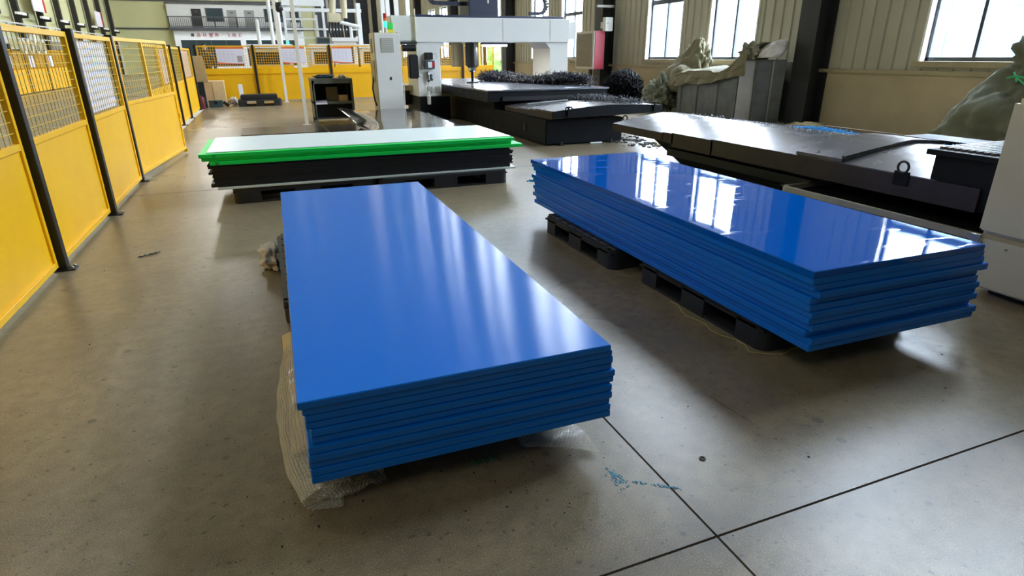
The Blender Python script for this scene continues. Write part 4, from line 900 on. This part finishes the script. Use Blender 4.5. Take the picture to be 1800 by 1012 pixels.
def bagshape(q):
    t = (q.z+1)/2; s = 1.08-.62*max(0, t-.25)/.75; return Vector((q.x*s, q.y*s-.1*t, q.z))
tag(blob('bulk_bag', 'bag_green', (9.75, 5.5, .58), (.8, .95, .8), .26, 51, freq=2.1, sub=5, shape=bagshape), 'large full green woven bag tied at its neck behind the dark machine', 'bag')
tag(blob('bag_neck', 'bag_green', (9.62, 5.25, 1.36), (.30, .34, .34), .5, 53, freq=2.2, sub=4), 'gathered mouth of a green woven bag standing above the full bag', 'bag')
sg = MB().tube([(9.02, 5.30, 1.17), (9.06, 5.22, 1.20), (9.10, 5.14, 1.18)], .014, 6).tube([(9.03, 5.18, 1.13), (9.06, 5.22, 1.19), (9.10, 5.28, 1.24)], .012, 6).tube([(9.06, 5.22, 1.19), (9.04, 5.08, 1.10), (9.05, 5.04, 1.02)], .01, 6).build('green_strap', 'strap_green'); tag(sg, 'bright green tie around neck of the green woven bag', 'strap')
tag(blob('rubble_heap', 'machine_beige', (10.6, 9.9, .03), (.5, .28, .09), .5, 61, freq=4), 'dusty rubble on the floor around the black column', 'rubble', kind='stuff')
# ------------------------------------------------------------------ on the second column
rb = empty('hose_reel_cabinet', (10.75, 19.2, 1.0), 'red and grey wall cabinet hung on the black steel column', 'cabinet')
box('body', 'light_grey', 10.42, 10.75, 18.95, 20.25, 1.02, 2.22, rb, bevel=.01); box('grey_face', 'grey_box', 10.41, 10.422, 19.05, 20.15, 1.10, 2.14, rb); box('red_side', 'red_box', 10.46, 10.82, 18.93, 18.952, 1.02, 2.22, rb, bevel=.004); box('bracket', 'black_steel', 10.75, 11.0, 19.4, 19.8, 1.4, 1.9, rb)
box('outlet_pipe', 'black_steel', 10.5, 10.6, 19.3, 19.4, .7, 1.02, rb)
wb2 = empty('control_box', (10.9, 18.6, 2.2), 'small off-white control box with cables on the black steel column', 'box')
box('body', 'machine_white', 10.72, 11.0, 18.75, 18.95, 2.2, 2.62, wb2, bevel=.01); MB().lathe((10.80, 18.74, 2.44), [(.03, 0), (.03, .01)], 12).build('dial', 'plastic_black', wb2); MB().tube([(10.9, 18.8, 2.62), (10.85, 18.75, 2.85), (10.95, 18.7, 2.95)], .015).build('cable', 'plastic_black', wb2); box('bracket', 'light_grey', 10.5, 11.1, 18.9, 19.0, 2.92, 2.99, wb2); box('mount', 'light_grey', 10.9, 11.0, 18.9, 19.4, 2.3, 2.5, wb2)
# ------------------------------------------------------------------ white tube frame and handling robot behind the fence
tf = empty('tube_frame', (3.2, 34, 0), 'white tubular gantry frame behind the yellow fence', 'frame')
for x, h in ((1.45, 3.7), (2.95, 3.4), (3.3, 5.4), (5.1, 3.9)): MB().box(x-.06, x+.06, 33.94, 34.06, 0, h).build('frame_post', 'pvc_white', tf, bevel=.01)
for x0, x1, z, t in ((1.45, 5.2, 3.62, .16), (1.4, 3.0, 3.2, .08), (1.4, 5.1, 2.75, .08), (1.4, 3.4, 3.95, .3), (1.4, 3.0, 2.35, .07)): MB().box(x0, x1, 33.92, 34.08, z-t/2, z+t/2).build('frame_rail', 'pvc_white', tf, bevel=.01)
rb2 = empty('handling_robot', (4.0, 32.5, 0), 'beige handling robot head with cable bundles behind the fence', 'robot')
box('head', 'machine_cream', 3.35, 3.95, 32.2, 32.8, 3.0, 3.40, rb2, bevel=.04); MB().tube([(3.6, 32.5, 3.4), (3.7, 32.5, 4.3)], .15, 12).build('upper_arm', 'machine_cream', rb2); MB().tube([(4.2, 32.5, 4.2), (4.15, 32.5, 3.2)], .13, 12).build('cylinder', 'machine_cream', rb2); MB().tube([(3.9, 32.4, 3.0), (4.8, 32.3, 2.8)], .09, 10).build('gripper_arm', 'pvc_white', rb2)
for k in range(7): MB().tube([(3.4+.14*k, 32.4, 3.0), (3.35+.15*k, 32.3, 2.6), (3.5+.13*k, 32.5, 2.2), (3.45+.14*k, 32.4, 1.6)], .05, 6).build('cable', 'plastic_black', rb2)
MB().box(3.5, 4.2, 32.2, 32.8, 0, 1.6).build('pillar', 'machine_white', rb2, bevel=.02); MB().tube([(4.35, 32.4, 2.9), (4.4, 32.4, 1.9)], .09, 8).build('white_pipe', 'pvc_white', rb2)
for i, (x, y, h) in enumerate(((4.9, 33, 3.9), (6.2, 33.5, 4.2), (6.45, 33.5, 6.5), (6.9, 33.5, 6.5), (7.6, 34, 6.5))):
    e = empty('white_mast', (x, y, 0), 'white vertical mast behind the fence, %s from the handling robot' % ordn(i).replace('top', 'first'), 'mast', 'white masts behind the cabinet'); MB().box(x-.1, x+.1, y-.1, y+.1, 0, h).build('shaft', 'pvc_white', e, bevel=.01); box('cross_bar', 'pvc_white', x-.24, x+.1, y-.05, y+.05, h-1.6, h-1.5, e)
for i, (x0, x1, h, mt) in enumerate(((-.3, 1.3, 1.95, 'machine_cream'), (2.0, 2.9, 1.95, 'machine_white'), (2.95, 3.9, 2.2, 'office_white'), (4.0, 5.2, 1.95, 'machine_white'))):
    e = empty('machine_housing', ((x0+x1)/2, 28, 0), 'pale machine housing behind the fence, %s from the tall white poles' % ['first', 'second', 'third', 'fourth'][i], 'machine', 'pale machine housings behind the fence')
    box('body', mt, x0, x1, 27.5, 28.5, 0, h-.15, e, bevel=.02); box('top_plate', 'office_white', x0-.05, x1+.05, 27.4, 28.6, h-.15, h, e, bevel=.01); box('opening', 'bench_dark', x0+.15, x1-.15, 27.48, 27.5, 1.2, h-.3, e); box('yellow_band', 'yellow_far', x0, x1, 27.47, 27.5, .5, 1.15, e)
mo = empty('monitor', (2.6, 27.6, 1.95), 'grey monitor box on top of the machine housing behind fence', 'monitor'); box('screen', 'grey_box', 2.3, 2.85, 27.5, 27.7, 1.95, 2.22, mo, bevel=.02); box('screen_face', 'office_glass', 2.34, 2.81, 27.49, 27.5, 1.99, 2.18, mo)
o = MB().lathe((1.2, 27.9, 1.95), [(.05, 0), (.05, .12)], 10).build('signal_lamp', 'green_glow')
tag(o, 'small glowing green lamp above the fence by the white poles', 'signal light')
# ------------------------------------------------------------------ person behind the fence
def skin_person(loc, h):
    J = {'pelvis': (0, 0, .53), 'waist': (0, 0, .61), 'chest': (0, 0, .73), 'collar': (0, 0, .815), 'neck': (0, 0, .86), 'head': (0, -.01, .905), 'crown': (0, 0, .975),
         'sl': (.105, 0, .80), 'el': (.135, .02, .63), 'wl': (.13, -.05, .49), 'hl': (.125, -.065, .44), 'sr': (-.105, 0, .80), 'er': (-.135, .02, .63), 'wr': (-.10, -.09, .56), 'hr': (-.06, -.12, .55),
         'pl': (.055, 0, .49), 'kl': (.058, -.012, .27), 'al': (.06, .01, .045), 'tl': (.065, -.07, .02), 'pr': (-.055, 0, .49), 'kr': (-.058, -.012, .27), 'ar': (-.06, .01, .045), 'tr': (-.065, -.07, .02)}
    rad = {'pelvis': .085, 'waist': .078, 'chest': .09, 'collar': .055, 'neck': .032, 'head': .05, 'crown': .038, 's': .042, 'e': .03, 'w': .022, 'h': .024, 'p': .06, 'k': .038, 'a': .028, 't': .022}
    E_ = [('pelvis', 'waist'), ('waist', 'chest'), ('chest', 'collar'), ('collar', 'neck'), ('neck', 'head'), ('head', 'crown')]
    for s in 'lr': E_ += [('collar', 's'+s), ('s'+s, 'e'+s), ('e'+s, 'w'+s), ('w'+s, 'h'+s), ('pelvis', 'p'+s), ('p'+s, 'k'+s), ('k'+s, 'a'+s), ('a'+s, 't'+s)]
    ks = list(J); me = bpy.data.meshes.new('body'); me.from_pydata([Vector(J[k])*h for k in ks], [(ks.index(a), ks.index(b)) for a, b in E_], [])
    o = bpy.data.objects.new('person', me); COL.objects.link(o); o.location = loc
    sk = o.modifiers.new('skin', 'SKIN'); o.modifiers.new('sub', 'SUBSURF').levels = 2; o.modifiers['sub'].render_levels = 2
    for i, k in enumerate(ks):
        r = rad.get(k, rad.get(k[0], .03))*h; sv = me.skin_vertices[0].data[i]; sv.radius = (r, r*(.72 if k in ('chest', 'waist', 'pelvis') else 1)); sv.use_root = (k == 'pelvis')
    me.materials.append(MATS['work_clothes']); return o
pe = skin_person((-1.72, 24.9, 0), 1.93); tag(pe, 'person in dark work clothes standing behind the yellow fence, only dark hair above it', 'person')
def hshape(q): return Vector((q.x, q.y, q.z))
hd = blob('head', 'skin', (-1.98, 24.88, 1.80), (.078, .095, .12), .02, 3, None, sub=3, flat=False); hd.location = Vector((0, -.02, 1.80)); hd.parent = pe
hr = blob('hair', 'hair', (0, 0, 0), (.088, .10, .085), .12, 8, None, sub=3, flat=False); hr.location = Vector((0, .005, 1.875)); hr.parent = pe
# ------------------------------------------------------------------ small litter on the floor
rr = random.Random(21); mb = MB()
for i in range(170):
    x = rr.uniform(-1.5, 4.2); y = rr.uniform(.7, 9.5); s = rr.uniform(.001, .0032)
    if rr.random() < .3: x = .6+rr.gauss(0, .5); y = 1.75+rr.gauss(0, .15)
    mb.box(x-s, x+s, y-s*rr.uniform(.4, 2), y+s, 0, s)
tag(mb.build('floor_crumbs', 'crumbs_black'), 'tiny dark crumbs scattered over the concrete floor', 'crumbs', kind='stuff')
def curl(name, m, pts, r, label): tag(MB().tube(pts, r, 5).build(name, m), label, 'shaving')
curl('green_shaving', 'shaving_green', [(.55+.012*k, 1.86+.02*sin(k*2.1), .006+.008*abs(sin(k*1.3))) for k in range(10)], .003, 'curl of green plastic shaving under the edge of satin blue stack')
curl('black_shaving', 'crumbs_black', [(-1.12+.014*k, 5.35+.06*k*.15+.02*sin(k*2.6), .006) for k in range(11)], .005, 'wavy black shaving on the floor before the yellow fence')
rr = random.Random(33); mb = MB()
for i in range(150):
    t = rr.random(); x, y = (1.04+rr.gauss(0, .012), 1.585+rr.gauss(0, .03)) if i < 80 else (1.06+.17*t, 1.56-.12*t+rr.gauss(0, .004))
    s = rr.uniform(.0008, .0022); mb.box(x-s, x+s, y-s*2, y+s*2, 0, s)
tag(mb.build('blue_crumbs', 'pellet_cyan'), 'faint blue plastic crumbs on the floor beside the sawn joint', 'crumbs', kind='stuff')
curl('blue_shaving', 'pellet_blue', [(2.95+.04*k, 6.95+.05*sin(k*2), .006) for k in range(7)], .012, 'pale blue plastic shaving on floor behind the green stack corner')
curl('black_shaving', 'crumbs_black', [(3.12+.025*k, 7.0+.05*sin(k*2.4), .008) for k in range(8)], .012, 'black curl of shaving beside the pale blue shaving')
curl('black_shaving', 'crumbs_black', [(1.62+.02*k, 12.7+.08*sin(k*2.4), .012) for k in range(9)], .014, 'black curl of shavings on the flat steel sheet before workbench')
tag(MB().torus((1.418, 1.555, .003), .010, .0035, 'z', 14, 6).build('washer', 'dark_grey'), 'small dark washer on the floor near the joint crossing', 'washer')
tag(MB().lathe((-.33, 1.39, 0), [(.009, 0), (.008, .004)], 10).build('rubber_dot', 'plastic_black'), 'small black rubber dot on the open floor', 'dot')
